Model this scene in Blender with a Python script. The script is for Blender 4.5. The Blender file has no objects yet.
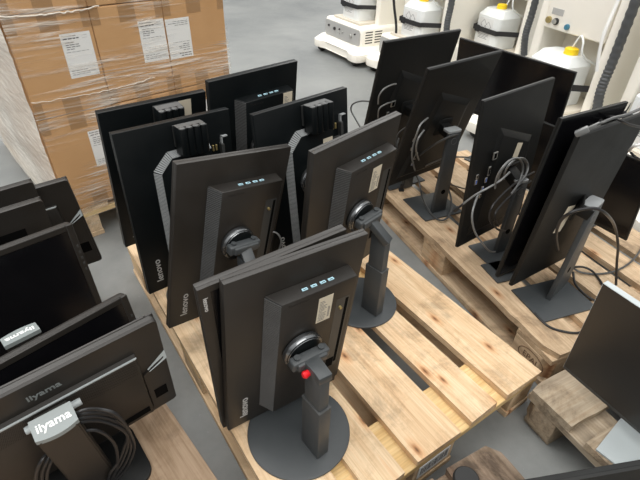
import bpy, bmesh, math, random
from mathutils import Matrix, Vector, Euler
random.seed(7)
PI = math.pi
WORLD = .95; L1P = 110; L2P = 190; L3P = 170; L4P = 150; EXPO = 0.35
S = bpy.context.scene
COL = S.collection
R = math.radians

# ------------------------------------------------------------------ materials
def nt(name):
    m = bpy.data.materials.new(name); m.use_nodes = True
    n = m.node_tree; b = n.nodes['Principled BSDF']
    return m, n, b
def node(n, typ, **kw):
    x = n.nodes.new(typ)
    for k, v in kw.items(): setattr(x, k, v)
    return x
def ramp(n, fac, stops):
    r = node(n, 'ShaderNodeValToRGB'); n.links.new(fac, r.inputs[0])
    e = r.color_ramp.elements
    while len(e) < len(stops): e.new(.5)
    for i, (p, c) in enumerate(stops):
        e[i].position = p; e[i].color = c if len(c) == 4 else (*c, 1)
    return r.outputs[0]
def noise(n, scale, detail=4, rough=.55, vec=None, dist=0):
    x = node(n, 'ShaderNodeTexNoise'); x.inputs['Scale'].default_value = scale
    x.inputs['Detail'].default_value = detail; x.inputs['Roughness'].default_value = rough
    x.inputs['Distortion'].default_value = dist
    if vec is not None: n.links.new(vec, x.inputs['Vector'])
    return x.outputs['Fac']
def mapped(n, scale=(1, 1, 1), rand=False):
    tc = node(n, 'ShaderNodeTexCoord'); mp = node(n, 'ShaderNodeMapping')
    mp.inputs['Scale'].default_value = scale
    n.links.new(tc.outputs['Object'], mp.inputs['Vector'])
    if rand:
        oi = node(n, 'ShaderNodeObjectInfo'); ml = node(n, 'ShaderNodeVectorMath', operation='SCALE')
        ml.inputs[0].default_value = (9, 7, 5); n.links.new(oi.outputs['Random'], ml.inputs['Scale'])
        n.links.new(ml.outputs[0], mp.inputs['Location'])
    return mp.outputs[0]
def bump(n, b, h, strength, dist=.002):
    x = node(n, 'ShaderNodeBump'); x.inputs['Strength'].default_value = strength
    x.inputs['Distance'].default_value = dist
    n.links.new(h, x.inputs['Height']); n.links.new(x.outputs[0], b.inputs['Normal'])
def simple(name, col, rough=.5, metal=0, spec=.5):
    m, n, b = nt(name)
    b.inputs['Base Color'].default_value = (*col, 1); b.inputs['Roughness'].default_value = rough
    b.inputs['Metallic'].default_value = metal; b.inputs['Specular IOR Level'].default_value = spec
    return m
def plastic(name, col, rough, tex=400, bs=.25, dust=.0, spec=.5):
    m, n, b = nt(name)
    v = mapped(n)
    f = noise(n, tex, 2, vec=v)
    bump(n, b, f, bs, .0004)
    d = noise(n, 9, 6, .7, vec=v)
    c = ramp(n, d, [(.35, col), (.8, tuple(min(1, x + dust) for x in col))])
    n.links.new(c, b.inputs['Base Color'])
    rr = ramp(n, d, [(.3, (rough,) * 3), (.8, (min(1, rough + .12),) * 3)])
    n.links.new(rr, b.inputs['Roughness'])
    b.inputs['Specular IOR Level'].default_value = spec
    return m
def wood(name, axis, light, mid, dark, stain=.25, knots=True, rough=.7):
    m, n, b = nt(name)
    s = {'x': (1.2, 16, 16), 'y': (16, 1.2, 16)}[axis]
    v = mapped(n, s, True)
    g1 = noise(n, 2.2, 6, .6, v, .6)
    c1 = ramp(n, g1, [(.22, dark), (.42, mid), (.58, light), (.74, tuple(min(1, c * k) for c, k in zip(light, (1.02, .9, .82)))), (.9, mid)])
    v2 = mapped(n, tuple(a * (5 if a > 5 else 2) for a in s), True)
    g2 = noise(n, 2.5, 5, .6, v2)
    mx = node(n, 'ShaderNodeMixRGB', blend_type='MULTIPLY'); mx.inputs[0].default_value = .5
    n.links.new(c1, mx.inputs[1]); n.links.new(ramp(n, g2, [(.3, (.6, .52, .45)), (.6, (1, 1, 1))]), mx.inputs[2])
    out = mx.outputs[0]
    # handling dirt: patches with a shape of their own
    v3 = mapped(n, (1, 1, 1), True)
    dz = noise(n, 7, 8, .72, v3, .4)
    m2 = node(n, 'ShaderNodeMixRGB', blend_type='MULTIPLY'); m2.inputs[0].default_value = stain * 2
    n.links.new(out, m2.inputs[1]); n.links.new(ramp(n, dz, [(.38, (.25, .22, .2)), (.47, (.8, .76, .72)), (.53, (1, 1, 1))]), m2.inputs[2])
    out = m2.outputs[0]
    if knots:
        kv = mapped(n, {'x': (3.0, 7.5, 1), 'y': (7.5, 3.0, 1)}[axis], True)
        vo = node(n, 'ShaderNodeTexVoronoi', voronoi_dimensions='2D'); vo.inputs['Scale'].default_value = 1.0
        n.links.new(kv, vo.inputs['Vector'])
        m3 = node(n, 'ShaderNodeMixRGB', blend_type='MULTIPLY'); m3.inputs[0].default_value = .9
        n.links.new(out, m3.inputs[1])
        n.links.new(ramp(n, vo.outputs['Distance'], [(.012, (.2, .11, .07)), (.03, (.60, .38, .26)), (.065, (.98, .84, .74)), (.13, (1, 1, 1))]), m3.inputs[2])
        out = m3.outputs[0]
    oi = node(n, 'ShaderNodeObjectInfo')
    m4 = node(n, 'ShaderNodeMixRGB', blend_type='MULTIPLY'); m4.inputs[0].default_value = 1
    n.links.new(out, m4.inputs[1]); n.links.new(ramp(n, oi.outputs['Random'], [(0, (.86, .84, .8)), (.5, (1, .93, .86)), (1, (1, 1, 1))]), m4.inputs[2])
    n.links.new(m4.outputs[0], b.inputs['Base Color'])
    b.inputs['Roughness'].default_value = rough; b.inputs['Specular IOR Level'].default_value = .3
    bump(n, b, g2, .35, .0015)
    return m

M = {}
M['black'] = plastic('black_textured_plastic', (.016, .0135, .011), .42, 500, .35, .008, .55)  # brown tint: reflection of the wood put into the plastic's colour
M['black_matt'] = plastic('black_matt_plastic', (.006, .0065, .0065), .45, 500, .3, .004, .33)
M['black_gloss'] = plastic('black_smooth_plastic', (.003, .0045, .0052), .36, 300, .05, .002, .25)
M['rim'] = simple('polished_black_rim', (.22, .23, .24), .22, .9, .9)
M['edge'] = plastic('mottled_dark_grey_plastic', (.05, .052, .052), .45, 350, .2, .05, .6)  # dark grey, mottled lighter at random
M['dark_edge'] = plastic('charcoal_plastic', (.028, .03, .03), .42, 350, .2, .02, .6)
M['vent'] = plastic('grey_vented_plastic', (.085, .088, .09), .5, 400, .2, .03, .5)
M['vent_light'] = plastic('light_grey_vented_plastic', (.34, .36, .37), .5, 400, .2, .08, .5)  # on the vent bands the strong light from above is put into this grey
M['stand'] = plastic('slate_grey_painted_metal', (.050, .056, .060), .40, 600, .15, .012, .5)
M['chrome'] = simple('brushed_silver_metal', (.55, .56, .56), .3, .9)
M['silver'] = plastic('silver_painted_plastic', (.40, .44, .45), .38, 700, .1, .03)
M['silver_cap'] = plastic('pale_silver_plastic', (.21, .235, .235), .4, 700, .1, .02)
M['screen'] = plastic('dark_screen_glass', (.004, .004, .005), .16, 300, .01, .002, .4)
M['screen_matt'] = plastic('matt_dark_screen', (.020, .019, .018), .33, 500, .06, .004, .5)
M['logo'] = simple('pale_grey_lettering', (.5, .5, .49), .4)
M['logo_dark'] = simple('dark_lettering', (.006, .005, .005), .6)
M['burn'] = simple('burnt_brown_mark', (.13, .075, .04), .8)
M['logo_dim'] = simple('dull_grey_lettering', (.16, .16, .16), .5)
M['usb'] = simple('light_blue_socket', (.5, .78, .9), .4)
M['usb_blue'] = simple('blue_socket', (.05, .17, .6), .4)
M['metal'] = simple('bare_socket_metal', (.6, .6, .58), .3, .9)
M['brass'] = simple('brass_connector', (.45, .36, .16), .4, .7)
M['hole'] = simple('deep_black_recess', (.002, .002, .002), .9, 0, .1)
M['red'] = simple('red_plastic', (.75, .012, .02), .35)
M['paper'] = plastic('white_paper', (.78, .79, .78), .7, 100, .02, .0)
M['cream_paper'] = plastic('cream_paper', (.62, .56, .44), .7, 100, .02, .0)
M['print'] = simple('grey_print', (.10, .10, .11), .8)
M['cable'] = simple('black_cable_rubber', (.016, .016, .017), .38)
M['cable_grey'] = simple('dark_grey_cable_rubber', (.07, .072, .072), .3)
M['cable_light'] = simple('light_grey_cable_rubber', (.17, .175, .175), .28)
M['cable_white'] = simple('white_cable_rubber', (.75, .75, .73), .4)
P1 = ((.84, .68, .48), (.76, .575, .375), (.60, .41, .25))
P2 = ((.66, .52, .36), (.55, .42, .285), (.38, .26, .16))
P3 = ((.46, .40, .31), (.36, .31, .24), (.20, .17, .13))
P4 = ((.30, .235, .18), (.23, .18, .135), (.12, .09, .07))
for k, p in (('new', P1), ('used', P2), ('old', P3), ('dark', P4)):
    st = {'new': .2, 'used': .25, 'old': .35, 'dark': .4}[k]
    for a in 'xy': M[k + a] = wood('%s_pallet_wood_%s' % (k, a), a, *p, stain=st, knots=k in ('new', 'used'))
M['newy'] = wood('new_crossboard_wood', 'y', (.86, .68, .38), (.78, .57, .28), (.62, .42, .18), .08, False)
M['ply'] = wood('brown_board', 'x', (.44, .34, .25), (.36, .27, .19), (.27, .2, .14), .18, False, .55)

def mat_floor():
    m, n, b = nt('polished_concrete')
    v = mapped(n)
    a = noise(n, 1.3, 8, .62, v, .3); f = noise(n, 14, 8, .7, v)
    c = ramp(n, a, [(.3, (.185, .195, .195)), (.55, (.25, .258, .252)), (.8, (.32, .325, .315))])
    mx = node(n, 'ShaderNodeMixRGB', blend_type='MULTIPLY'); mx.inputs[0].default_value = .6
    n.links.new(c, mx.inputs[1]); n.links.new(ramp(n, f, [(.3, (.75, .76, .77)), (.62, (1, 1, 1))]), mx.inputs[2])
    sp = noise(n, 60, 3, .5, v)
    m2 = node(n, 'ShaderNodeMixRGB', blend_type='MIX')
    n.links.new(ramp(n, sp, [(.72, (0, 0, 0)), (.76, (.5, .5, .5))]), m2.inputs[0])
    n.links.new(mx.outputs[0], m2.inputs[1]); m2.inputs[2].default_value = (.6, .6, .58, 1)
    n.links.new(m2.outputs[0], b.inputs['Base Color'])
    n.links.new(ramp(n, f, [(.3, (.38,) * 3), (.7, (.6,) * 3)]), b.inputs['Roughness'])
    bump(n, b, f, .12, .002)
    return m
M['floor'] = mat_floor()
def mat_card():
    m, n, b = nt('brown_cardboard')
    v = mapped(n, (1, 1, 1), True); v2 = mapped(n, (3, 3, 60), True)
    a = noise(n, 3, 5, .6, v); f = noise(n, 3, 3, .5, v2)
    c = ramp(n, a, [(.3, (.50, .285, .125)), (.7, (.60, .36, .175))])
    n.links.new(c, b.inputs['Base Color']); b.inputs['Roughness'].default_value = .75
    b.inputs['Specular IOR Level'].default_value = .25
    bump(n, b, f, .1, .001)
    return m
M['card'] = mat_card()
M['tape'] = simple('brown_packing_tape', (.37, .215, .10), .4, 0, .5)
def mat_film(name, lo, hi, milk, wr=.8, th=.50):
    m, n, b = nt(name)
    n.nodes.remove(b)
    out = n.nodes['Material Output']
    v = mapped(n, (1.0, 1.0, 26))
    a0_ = noise(n, 2.2, 4, .5, v, 1.6); big = noise(n, 2.6, 2, .5, mapped(n, (1, 1, 1.6)))
    mu = node(n, 'ShaderNodeMath', operation='MULTIPLY'); n.links.new(a0_, mu.inputs[0]); n.links.new(big, mu.inputs[1])
    mu2 = node(n, 'ShaderNodeMath', operation='MULTIPLY'); n.links.new(mu.outputs[0], mu2.inputs[0]); mu2.inputs[1].default_value = 2.0
    a = mu2.outputs[0]
    tr = node(n, 'ShaderNodeBsdfTransparent')
    gl = node(n, 'ShaderNodeBsdfPrincipled'); gl.inputs['Base Color'].default_value = (*milk, 1)
    gl.inputs['Roughness'].default_value = .22; gl.inputs['Specular IOR Level'].default_value = .9
    v2 = mapped(n, (1.5, 1.5, 9)); w = noise(n, 4, 5, .55, v2, 1)
    bm_ = node(n, 'ShaderNodeBump'); bm_.inputs['Strength'].default_value = wr; bm_.inputs['Distance'].default_value = .02
    n.links.new(w, bm_.inputs['Height']); n.links.new(bm_.outputs[0], gl.inputs['Normal'])
    mx = node(n, 'ShaderNodeMixShader')
    n.links.new(ramp(n, a, [(th, (lo,) * 3), (th + .16, ((lo + hi) / 2,) * 3), (th + .28, (hi,) * 3)]), mx.inputs[0])
    n.links.new(tr.outputs[0], mx.inputs[1]); n.links.new(gl.outputs[0], mx.inputs[2])
    n.links.new(mx.outputs[0], out.inputs['Surface'])
    return m
M['film'] = mat_film('clear_stretch_film', .02, .62, (.90, .84, .75))
M['film_dense'] = mat_film('layered_stretch_film', .66, .88, (.90, .85, .76), .45, .42)
M['cream'] = plastic('cream_painted_plastic', (.93, .90, .82), .45, 60, .02, .02)
M['cream_dark'] = plastic('warm_cream_plastic', (.70, .64, .54), .5, 60, .02, .02)
M['panel_grey'] = plastic('grey_control_panel', (.42, .42, .41), .4, 80, .02, .02)
def mat_can():
    m, n, b = nt('translucent_white_plastic')
    b.inputs['Base Color'].default_value = (.84, .87, .87, 1); b.inputs['Roughness'].default_value = .35
    b.inputs['Subsurface Weight'].default_value = .3; b.inputs['Subsurface Radius'].default_value = (.05, .05, .05)
    return m
M['can'] = mat_can()
M['yellow'] = simple('yellow_plastic', (.95, .66, .02), .4)
M['strap'] = simple('black_webbing', (.018, .018, .02), .7)
M['rubber'] = simple('black_rubber', (.02, .02, .02), .6)
M['hose'] = simple('dark_grey_corrugated_hose', (.07, .075, .08), .5)
M['blue'] = simple('blue_fitting', (.05, .2, .3), .4)

# ------------------------------------------------------------------ helpers
def tag(o, label=None, cat=None, group=None, kind=None):
    if label: o['label'] = label
    if cat: o['category'] = cat
    if group: o['group'] = group
    if kind: o['kind'] = kind
    return o
def empty(name, mat, label, cat, group=None):
    o = bpy.data.objects.new(name, None); COL.objects.link(o)
    o.empty_display_size = .05; o.matrix_world = mat
    return tag(o, label, cat, group)
MESH = {}
def mesh(name, bm, m, smooth=False):
    me = bpy.data.meshes.new(name)
    bmesh.ops.recalc_face_normals(bm, faces=bm.faces[:])
    bm.to_mesh(me); bm.free()
    mats = m if isinstance(m, (list, tuple)) else [m]
    for k in mats: me.materials.append(k)
    if smooth:
        for p in me.polygons: p.use_smooth = True
        try: me.set_sharp_from_angle(angle=R(38))
        except Exception: pass
    return me
def part(name, me, parent, loc=None):
    """me: mesh, loc: matrix relative to the parent"""
    o = bpy.data.objects.new(name, me); COL.objects.link(o)
    if parent is not None: o.parent = parent
    o.matrix_local = loc if loc is not None else Matrix.Identity(4)
    return o
def cached(key, fn):
    if key not in MESH: MESH[key] = fn()
    return MESH[key]
def box(bm, x0, x1, y0, y1, z0, z1, bev=0, seg=2, mi=0, top=None, jit=0):
    """top: ((x0,x1),(y0,y1)) shape of the z1 face when it differs"""
    t = top or ((x0, x1), (y0, y1))
    cs = [(x0, y0, z0), (x1, y0, z0), (x1, y1, z0), (x0, y1, z0), (t[0][0], t[1][0], z1), (t[0][1], t[1][0], z1), (t[0][1], t[1][1], z1), (t[0][0], t[1][1], z1)]
    if jit: cs = [tuple(c + random.uniform(-jit, jit) for c in p) for p in cs]
    v = [bm.verts.new(c) for c in cs]
    fs = [bm.faces.new([v[i] for i in q]) for q in ((3, 2, 1, 0), (4, 5, 6, 7), (0, 1, 5, 4), (1, 2, 6, 5), (2, 3, 7, 6), (3, 0, 4, 7))]
    for f in fs: f.material_index = mi
    if bev:
        es = list({e for f in fs for e in f.edges})
        r = bmesh.ops.bevel(bm, geom=es, offset=bev, segments=seg, affect='EDGES', profile=.5)
        for f in r['faces']: f.material_index = mi
    return v
def prism(bm, poly, y0, y1, mi=0, bev=0, seg=2, taper=None):
    """poly in x,z (or x,y when axis z); extruded along y from y0 to y1"""
    q = taper or poly
    a = [bm.verts.new((x, y0, z)) for x, z in poly]; b = [bm.verts.new((x, y1, z)) for x, z in q]
    fs = [bm.faces.new(a), bm.faces.new(b[::-1])]
    n = len(poly)
    for i in range(n): fs.append(bm.faces.new([a[i], b[i], b[(i + 1) % n], a[(i + 1) % n]]))
    for f in fs: f.material_index = mi
    if bev:
        es = list({e for f in fs for e in f.edges})
        r = bmesh.ops.bevel(bm, geom=es, offset=bev, segments=seg, affect='EDGES', profile=.5)
        for f in r['faces']: f.material_index = mi
    return fs
def prism_z(bm, poly, z0, z1, bev=0, taper=None, mi=0):
    q = taper or poly
    a = [bm.verts.new((x, y, z0)) for x, y in poly]; b = [bm.verts.new((x, y, z1)) for x, y in q]
    fs = [bm.faces.new(a[::-1]), bm.faces.new(b)]
    n = len(poly)
    for i in range(n): fs.append(bm.faces.new([a[i], a[(i + 1) % n], b[(i + 1) % n], b[i]]))
    for f in fs: f.material_index = mi
    if bev:
        es = list({e for f in fs for e in f.edges})
        bmesh.ops.bevel(bm, geom=es, offset=bev, segments=2, affect='EDGES', profile=.5)
def rrect(w, h, r, n=5, cx=0, cy=0):
    p = []
    for sx, sy, a0 in ((1, 1, 0), (-1, 1, 90), (-1, -1, 180), (1, -1, 270)):
        for k in range(n + 1):
            a = R(a0 + 90 * k / n)
            p.append((cx + sx * (w / 2 - r) + r * math.cos(a), cy + sy * (h / 2 - r) + r * math.sin(a)))
    return p
def lathe(bm, prof, seg=48, M4=None, mi=0):
    """prof list of (r,z), revolved about z"""
    rings = []
    for r, z in prof:
        if r < 1e-6: rings.append([bm.verts.new((0, 0, z))])
        else: rings.append([bm.verts.new((r * math.cos(2 * PI * i / seg), r * math.sin(2 * PI * i / seg), z)) for i in range(seg)])
    for a, b in zip(rings, rings[1:]):
        for i in range(seg):
            j = (i + 1) % seg
            if len(a) == 1 and len(b) == 1: continue
            if len(a) == 1: f = bm.faces.new([a[0], b[i], b[j]])
            elif len(b) == 1: f = bm.faces.new([a[i], a[j], b[0]])
            else: f = bm.faces.new([a[i], a[j], b[j], b[i]])
            f.material_index = mi
    if M4 is not None: bmesh.ops.transform(bm, matrix=M4, verts=[v for r in rings for v in r])
def smoothpath(pts, sub=7):
    P = [Vector(p) for p in pts]; out = []
    for i in range(len(P) - 1):
        p0 = P[max(i - 1, 0)]; p1 = P[i]; p2 = P[i + 1]; p3 = P[min(i + 2, len(P) - 1)]
        for k in range(sub):
            t = k / sub
            out.append(.5 * ((2 * p1) + (-p0 + p2) * t + (2 * p0 - 5 * p1 + 4 * p2 - p3) * t * t + (-p0 + 3 * p1 - 3 * p2 + p3) * t ** 3))
    out.append(P[-1]); return out
def tube(bm, pts, r, seg=8, sub=7, rip=None, mi=0):
    P = smoothpath(pts, sub) if sub else [Vector(p) for p in pts]
    rings = []; up = Vector((.3, .2, .9)).normalized(); nrm = None
    for i, p in enumerate(P):
        t = (P[min(i + 1, len(P) - 1)] - P[max(i - 1, 0)])
        if t.length < 1e-9: t = Vector((0, 0, 1))
        t.normalize()
        if nrm is None: nrm = t.cross(up).normalized()
        nrm = (nrm - t * nrm.dot(t)).normalized(); bi = t.cross(nrm)
        rr = r * (rip(i) if rip else 1)
        rings.append([bm.verts.new(p + (nrm * math.cos(2 * PI * k / seg) + bi * math.sin(2 * PI * k / seg)) * rr) for k in range(seg)])
    for a, b in zip(rings, rings[1:]):
        for k in range(seg):
            j = (k + 1) % seg; f = bm.faces.new([a[k], a[j], b[j], b[k]]); f.material_index = mi
    bm.faces.new(rings[0][::-1]); bm.faces.new(rings[-1])
def text_mesh(txt, size, m, bold=0.0, ext=.0003, spacing=1.0):
    c = bpy.data.curves.new('t', 'FONT'); c.body = txt; c.size = size; c.extrude = ext; c.offset = bold
    c.align_x = 'CENTER'; c.align_y = 'CENTER'; c.space_character = spacing; c.resolution_u = 3
    o = bpy.data.objects.new('t', c); COL.objects.link(o)
    bpy.context.view_layer.update()
    me = bpy.data.meshes.new_from_object(o.evaluated_get(bpy.context.evaluated_depsgraph_get()))
    bpy.data.objects.remove(o); me.materials.clear(); me.materials.append(m); me.name = 'lettering'
    return me
# text lies in its x,y plane; ON_BACK stands it upright on a face whose outward normal is -y
ON_BACK = Matrix.Rotation(R(90), 4, 'X')
def T(x, y, z): return Matrix.Translation((x, y, z))
def rz(a): return Matrix.Rotation(R(a), 4, 'Z')
def pose(x, y, z, yaw, tilt, roll):
    return T(x, y, z) @ Matrix.Rotation(yaw, 4, 'Z') @ Matrix.Rotation(tilt, 4, 'X') @ Matrix.Rotation(roll, 4, 'Y')

# ------------------------------------------------------------------ camera, light, world
cam = bpy.data.cameras.new('camera'); co = bpy.data.objects.new('camera', cam); COL.objects.link(co)
p, r = .644684, .0315218
rt0 = Vector((1, 0, 0)); fw = Vector((0, math.cos(p), -math.sin(p))); up0 = Vector((0, math.sin(p), math.cos(p)))
rt = rt0 * math.cos(r) + up0 * math.sin(r); up = up0 * math.cos(r) - rt0 * math.sin(r)
mm = Matrix(((rt.x, up.x, -fw.x, 0), (rt.y, up.y, -fw.y, 0), (rt.z, up.z, -fw.z, 1.20566), (0, 0, 0, 1)))
co.matrix_world = mm
cam.sensor_width = 36; cam.lens = 465.45 / 640 * 36; cam.clip_start = .02; cam.clip_end = 100
S.camera = co
w = bpy.data.worlds.new('world'); S.world = w; w.use_nodes = True
wn = w.node_tree; bg = wn.nodes['Background']
tc = node(wn, 'ShaderNodeTexCoord'); sx = node(wn, 'ShaderNodeSeparateXYZ'); wn.links.new(tc.outputs['Generated'], sx.inputs[0])
wc = ramp(wn, sx.outputs['Z'], [(0, (.10, .09, .08)), (.15, (.16, .155, .15)), (.45, (.66, .66, .65)), (1, (1.0, 1.0, .98))])
wn.links.new(wc, bg.inputs['Color']); bg.inputs['Strength'].default_value = WORLD
def area(name, loc, target, sx_, sy_, power, col=(1, 1, 1)):
    l = bpy.data.lights.new(name, 'AREA'); l.shape = 'RECTANGLE'; l.size = sx_; l.size_y = sy_; l.energy = power; l.color = col
    o = bpy.data.objects.new(name, l); COL.objects.link(o); o.location = loc
    o.rotation_euler = (Vector(target) - Vector(loc)).to_track_quat('-Z', 'Y').to_euler()
area('overhead_light', (-.5, 3.0, 5.5), (0, 1.6, 0), 5, 4, L1P, (1, .98, .95))
area('overhead_light', (-4.5, 1.5, 5.5), (0, 1, 0), 3, 5, L2P, (1, .99, .97))
area('overhead_light', (1.5, -2.2, 5.0), (-.3, 1.2, .3), 5, 3, L4P, (1, .97, .92))  # added fill behind the camera to brighten the carton fronts, no seen source
area('window_light', (3.0, 9.5, 4.5), (1, 2, .5), 7, 3, L3P, (1, .99, .96))
S.view_settings.view_transform = 'Standard'; S.view_settings.look = 'None'
S.view_settings.gamma = 1; S.view_settings.use_curve_mapping = False
S.view_settings.exposure = EXPO

bm = bmesh.new()
v = [bm.verts.new(c) for c in ((-8, -4, 0), (9, -4, 0), (9, 14, 0), (-8, 14, 0))]; bm.faces.new(v)
o = part('floor', mesh('floor', bm, M['floor']), None); tag(o, 'grey polished concrete warehouse floor', 'floor', None, 'structure')
# ------------------------------------------------------------------ pallets
BW = (.145, .1, .145, .1, .145)
def pallet(name_label, corner, yaw, sty, group=None, cham=0.0, show=None, wave=0, rootz=0, BW=BW, hw=.4, LX=((-.6, -.455), (-.0725, .0725), (.455, .6))):
    """corner: the x=+.6,y=+.4 top corner in the world; yaw: direction of the long boards"""
    c, s = math.cos(yaw), math.sin(yaw)
    hl = LX[-1][1]
    cx = corner[0] - hl * c + hw * s; cy = corner[1] - hl * s - hw * c
    root = empty('wooden_pallet', T(cx, cy, rootz) @ Matrix.Rotation(yaw, 4, 'Z'), name_label, 'pallet', group)
    X, Y = M[sty + 'x'], M[sty + 'y']
    y = hw
    gap = (2 * hw - sum(BW)) / (len(BW) - 1)
    for i, wd in enumerate(BW):
        bm = bmesh.new(); N = 26
        y1, y0 = y, y - wd
        ch = cham if i in (0, len(BW) - 1) else 0
        top, bot = [], []
        # plank as a strip of cross sections so that the long edges can waver
        rows = []
        for k in range(N + 1):
            x = -hl + 2 * hl * k / N
            ja = random.uniform(-1, 1) * (.0004 + wave * .5); jb = random.uniform(-1, 1) * (.0004 + wave)
            a, b_ = y0 + jb, y1 + ja
            if ch and k in (0, N):
                if i == 0: b_ = y1 - ch
                else: a = y0 + ch
            rows.append([bm.verts.new((x + (random.uniform(-.003, .003) if k in (0, N) else 0), q, z)) for q, z in ((a, .1225), (b_, .1225), (b_, .144), (a, .144))])
        for r0, r1 in zip(rows, rows[1:]):
            for j in range(4): bm.faces.new([r0[j], r0[(j + 1) % 4], r1[(j + 1) % 4], r1[j]])
        bm.faces.new(rows[0][::-1]); bm.faces.new(rows[-1])
        bmesh.ops.bevel(bm, geom=[e for e in bm.edges if e.calc_face_angle(0) > 1], offset=.0014, segments=1, affect='EDGES')
        part('top_board', mesh('plank', bm, X), root)
        y = y0 - gap
    for x0, x1_ in LX:
        bm = bmesh.new(); box(bm, x0 + .001, x1_ - .001, -hw + .001, hw - .001, .1005, .122, .0015, 1)
        part('stringer_board', mesh('plank', bm, Y), root)
    BL_ = ((hw - .1, hw), (-.0725, .0725), (-hw, -hw + .1)) if hw > .3 else ((hw - .1, hw), (-hw, -hw + .1))
    def blk():
        for x0, _ in LX:
            for (a, b_) in BL_:
                bm = bmesh.new(); sg = 1 if a > 0 else -1
                if cham and x0 != -.0725 and abs(a) > .1:
                    k = .03
                    xa, xb = x0 + .003, x0 + .142
                    pl = [(xa, a), (xb, a), (xb, b_), (xa, b_)]
                    o_x = xb if x0 > 0 else xa; o_y = b_ if a > 0 else a
                    q = []
                    for px, py in pl:
                        if (px, py) == (o_x, o_y):
                            A = (px - k * (1 if x0 > 0 else -1), py); B = (px, py - k * sg)
                            q += [A, B] if (x0 > 0) == (a > 0) and False else sorted([A, B], key=lambda t: math.atan2(t[1] - (a + b_) / 2, t[0] - (xa + xb) / 2))
                        else: q.append((px, py))
                    prism_z(bm, q, .0225, .1, .002)
                else: box(bm, x0 + .003, x0 + .142, a + .003, b_ - .003, .0225, .1, .002, 1)
                yield (x0, a, bm)
    blocks = {}
    for x0, a, bm in blk(): blocks[(x0, a)] = part('block', mesh('block', bm, X), root)
    for (a, b_) in BL_:
        bm = bmesh.new(); ins = .014 if sty == 'old' else 0; box(bm, -hl + ins, hl - ins, a + (ins if a < 0 else 0), b_ - (ins if b_ > 0 else 0), .0003, .022, .0015, 1)
        part('bottom_board', mesh('plank', bm, X), root)
    root['top'] = .144
    return root, blocks
# light new pallet in the middle of the picture
pm, mb = pallet('light new pine pallet in the middle carrying the upright pivoted monitors', (.631, .8344), math.radians(-54.668), 'new')
# white barcode tag stapled on its middle end block
bm = bmesh.new(); box(bm, .5985, .5998, -.058, .05, .045, .098, .0003, 1, 0)
lbl = part('barcode_tag', mesh('tag', bm, M['paper']), pm); lbl['label'] = 'white paper tag with grey bars'
bm = bmesh.new(); x = -.05
while x < .042:
    wd = random.choice((.0015, .003, .0022)); box(bm, .5998, .6002, x, x + wd, .058, .09); x += wd + random.choice((.002, .0035))
part('printed_bars', mesh('bars', bm, M['print']), lbl)
# used pallet to the right
pr_, rb = pallet('used brown pallet with a splintered edge under the thin monitors on the right', (.690 + .8 * .9095, .885 + .8 * .4157), R(-65.4), 'used', cham=.02, wave=.0025)
# burnt oval stamp on the corner block, seen on its side
bm = bmesh.new()
cx_, cz_ = .535, .061
pts = [(cx_ + .05 * math.cos(a), -.4006, cz_ + .029 * math.sin(a)) for a in [2 * PI * i / 40 for i in range(41)]]
tube(bm, pts, .0013, 5, 0)
st = part('burnt_stamp', mesh('stamp', bm, M['burn']), pr_); st['label'] = 'burnt oval stamp'
tm = text_mesh('EPAL', .030, M['burn'], ext=.0003)
part('stamp_lettering', tm, st, T(cx_, -.4004, cz_) @ ON_BACK)
# weathered grey pallet at the right bottom
po, ob = pallet('weathered grey pallet at the lower right under the matt-screened monitors', (.583 + .8 * math.cos(R(28)), .778 + .8 * math.sin(R(28))), R(28), 'old', cham=.008, wave=.0012, BW=(.130, .1, .145, .1, .145), LX=((-.4, -.255), (-.0725, .0725), (.255, .4)))
# dark pallet at the very bottom
pd, db = pallet('dark brown worn pallet whose corner shows at the bottom edge', (.433 + .8 * math.cos(R(-60)), .619 + .8 * math.sin(R(-60))), R(-60), 'dark', cham=.022, wave=.0015, BW=(.145, .1, .145), hw=.235, LX=((-.4, -.255), (-.0725, .0725), (.255, .4)))
# here the corner is the far right end: turn so that it is local (-x, +y)
pd.matrix_world = T(.433 + .4 * math.cos(R(-60)) - .235 * math.cos(R(30)), .619 + .4 * math.sin(R(-60)) - .235 * math.sin(R(30)), 0) @ rz(-60)
# left pallet with a sheet on it
ld = R(-48); lc = (-.365, .674)
cl, sl = math.cos(ld), math.sin(ld)
# right edge of this pallet runs through lc; its far end lies behind the second screen
far = (lc[0] - .50 * cl, lc[1] - .50 * sl)
near = (far[0] + 1.2 * cl, far[1] + 1.2 * sl)
pl_, lb = pallet('pallet under the left group of monitors, covered by a brown board', near, ld, 'used')
bm = bmesh.new(); box(bm, -.6, .6, -.4, .4, .1445, .152, .001, 1)
o = part('brown_board', mesh('board', bm, M['ply']), None, pl_.matrix_world.copy())
tag(o, 'brown wood-grain board lying on the left pallet under the monitors', 'board')
ph_, hb_ = pallet('short used pallet behind the board-covered one, under the rear monitors on the left', (.14 * .743 - 1.252 * .669, .14 * .669 + 1.252 * .743), ld, 'used', LX=((-.3, -.2), (.2, .3)))
# second pallet of the left group
far2 = (far[0] - .03 * cl, far[1] - .03 * sl)
sh = .18
# box pallet
bu = .748; BX, BY = -1.004, 1.535
u2 = (math.cos(bu), math.sin(bu)); v2 = (-u2[1], u2[0])
# long boards run along v; the pallet's local +x end (front) is the face seen by us
pb, bb = pallet('pallet under the wrapped stack of brown cartons', (BX + .805 * u2[0], BY + .805 * u2[1]), bu - PI / 2, 'new')
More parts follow.
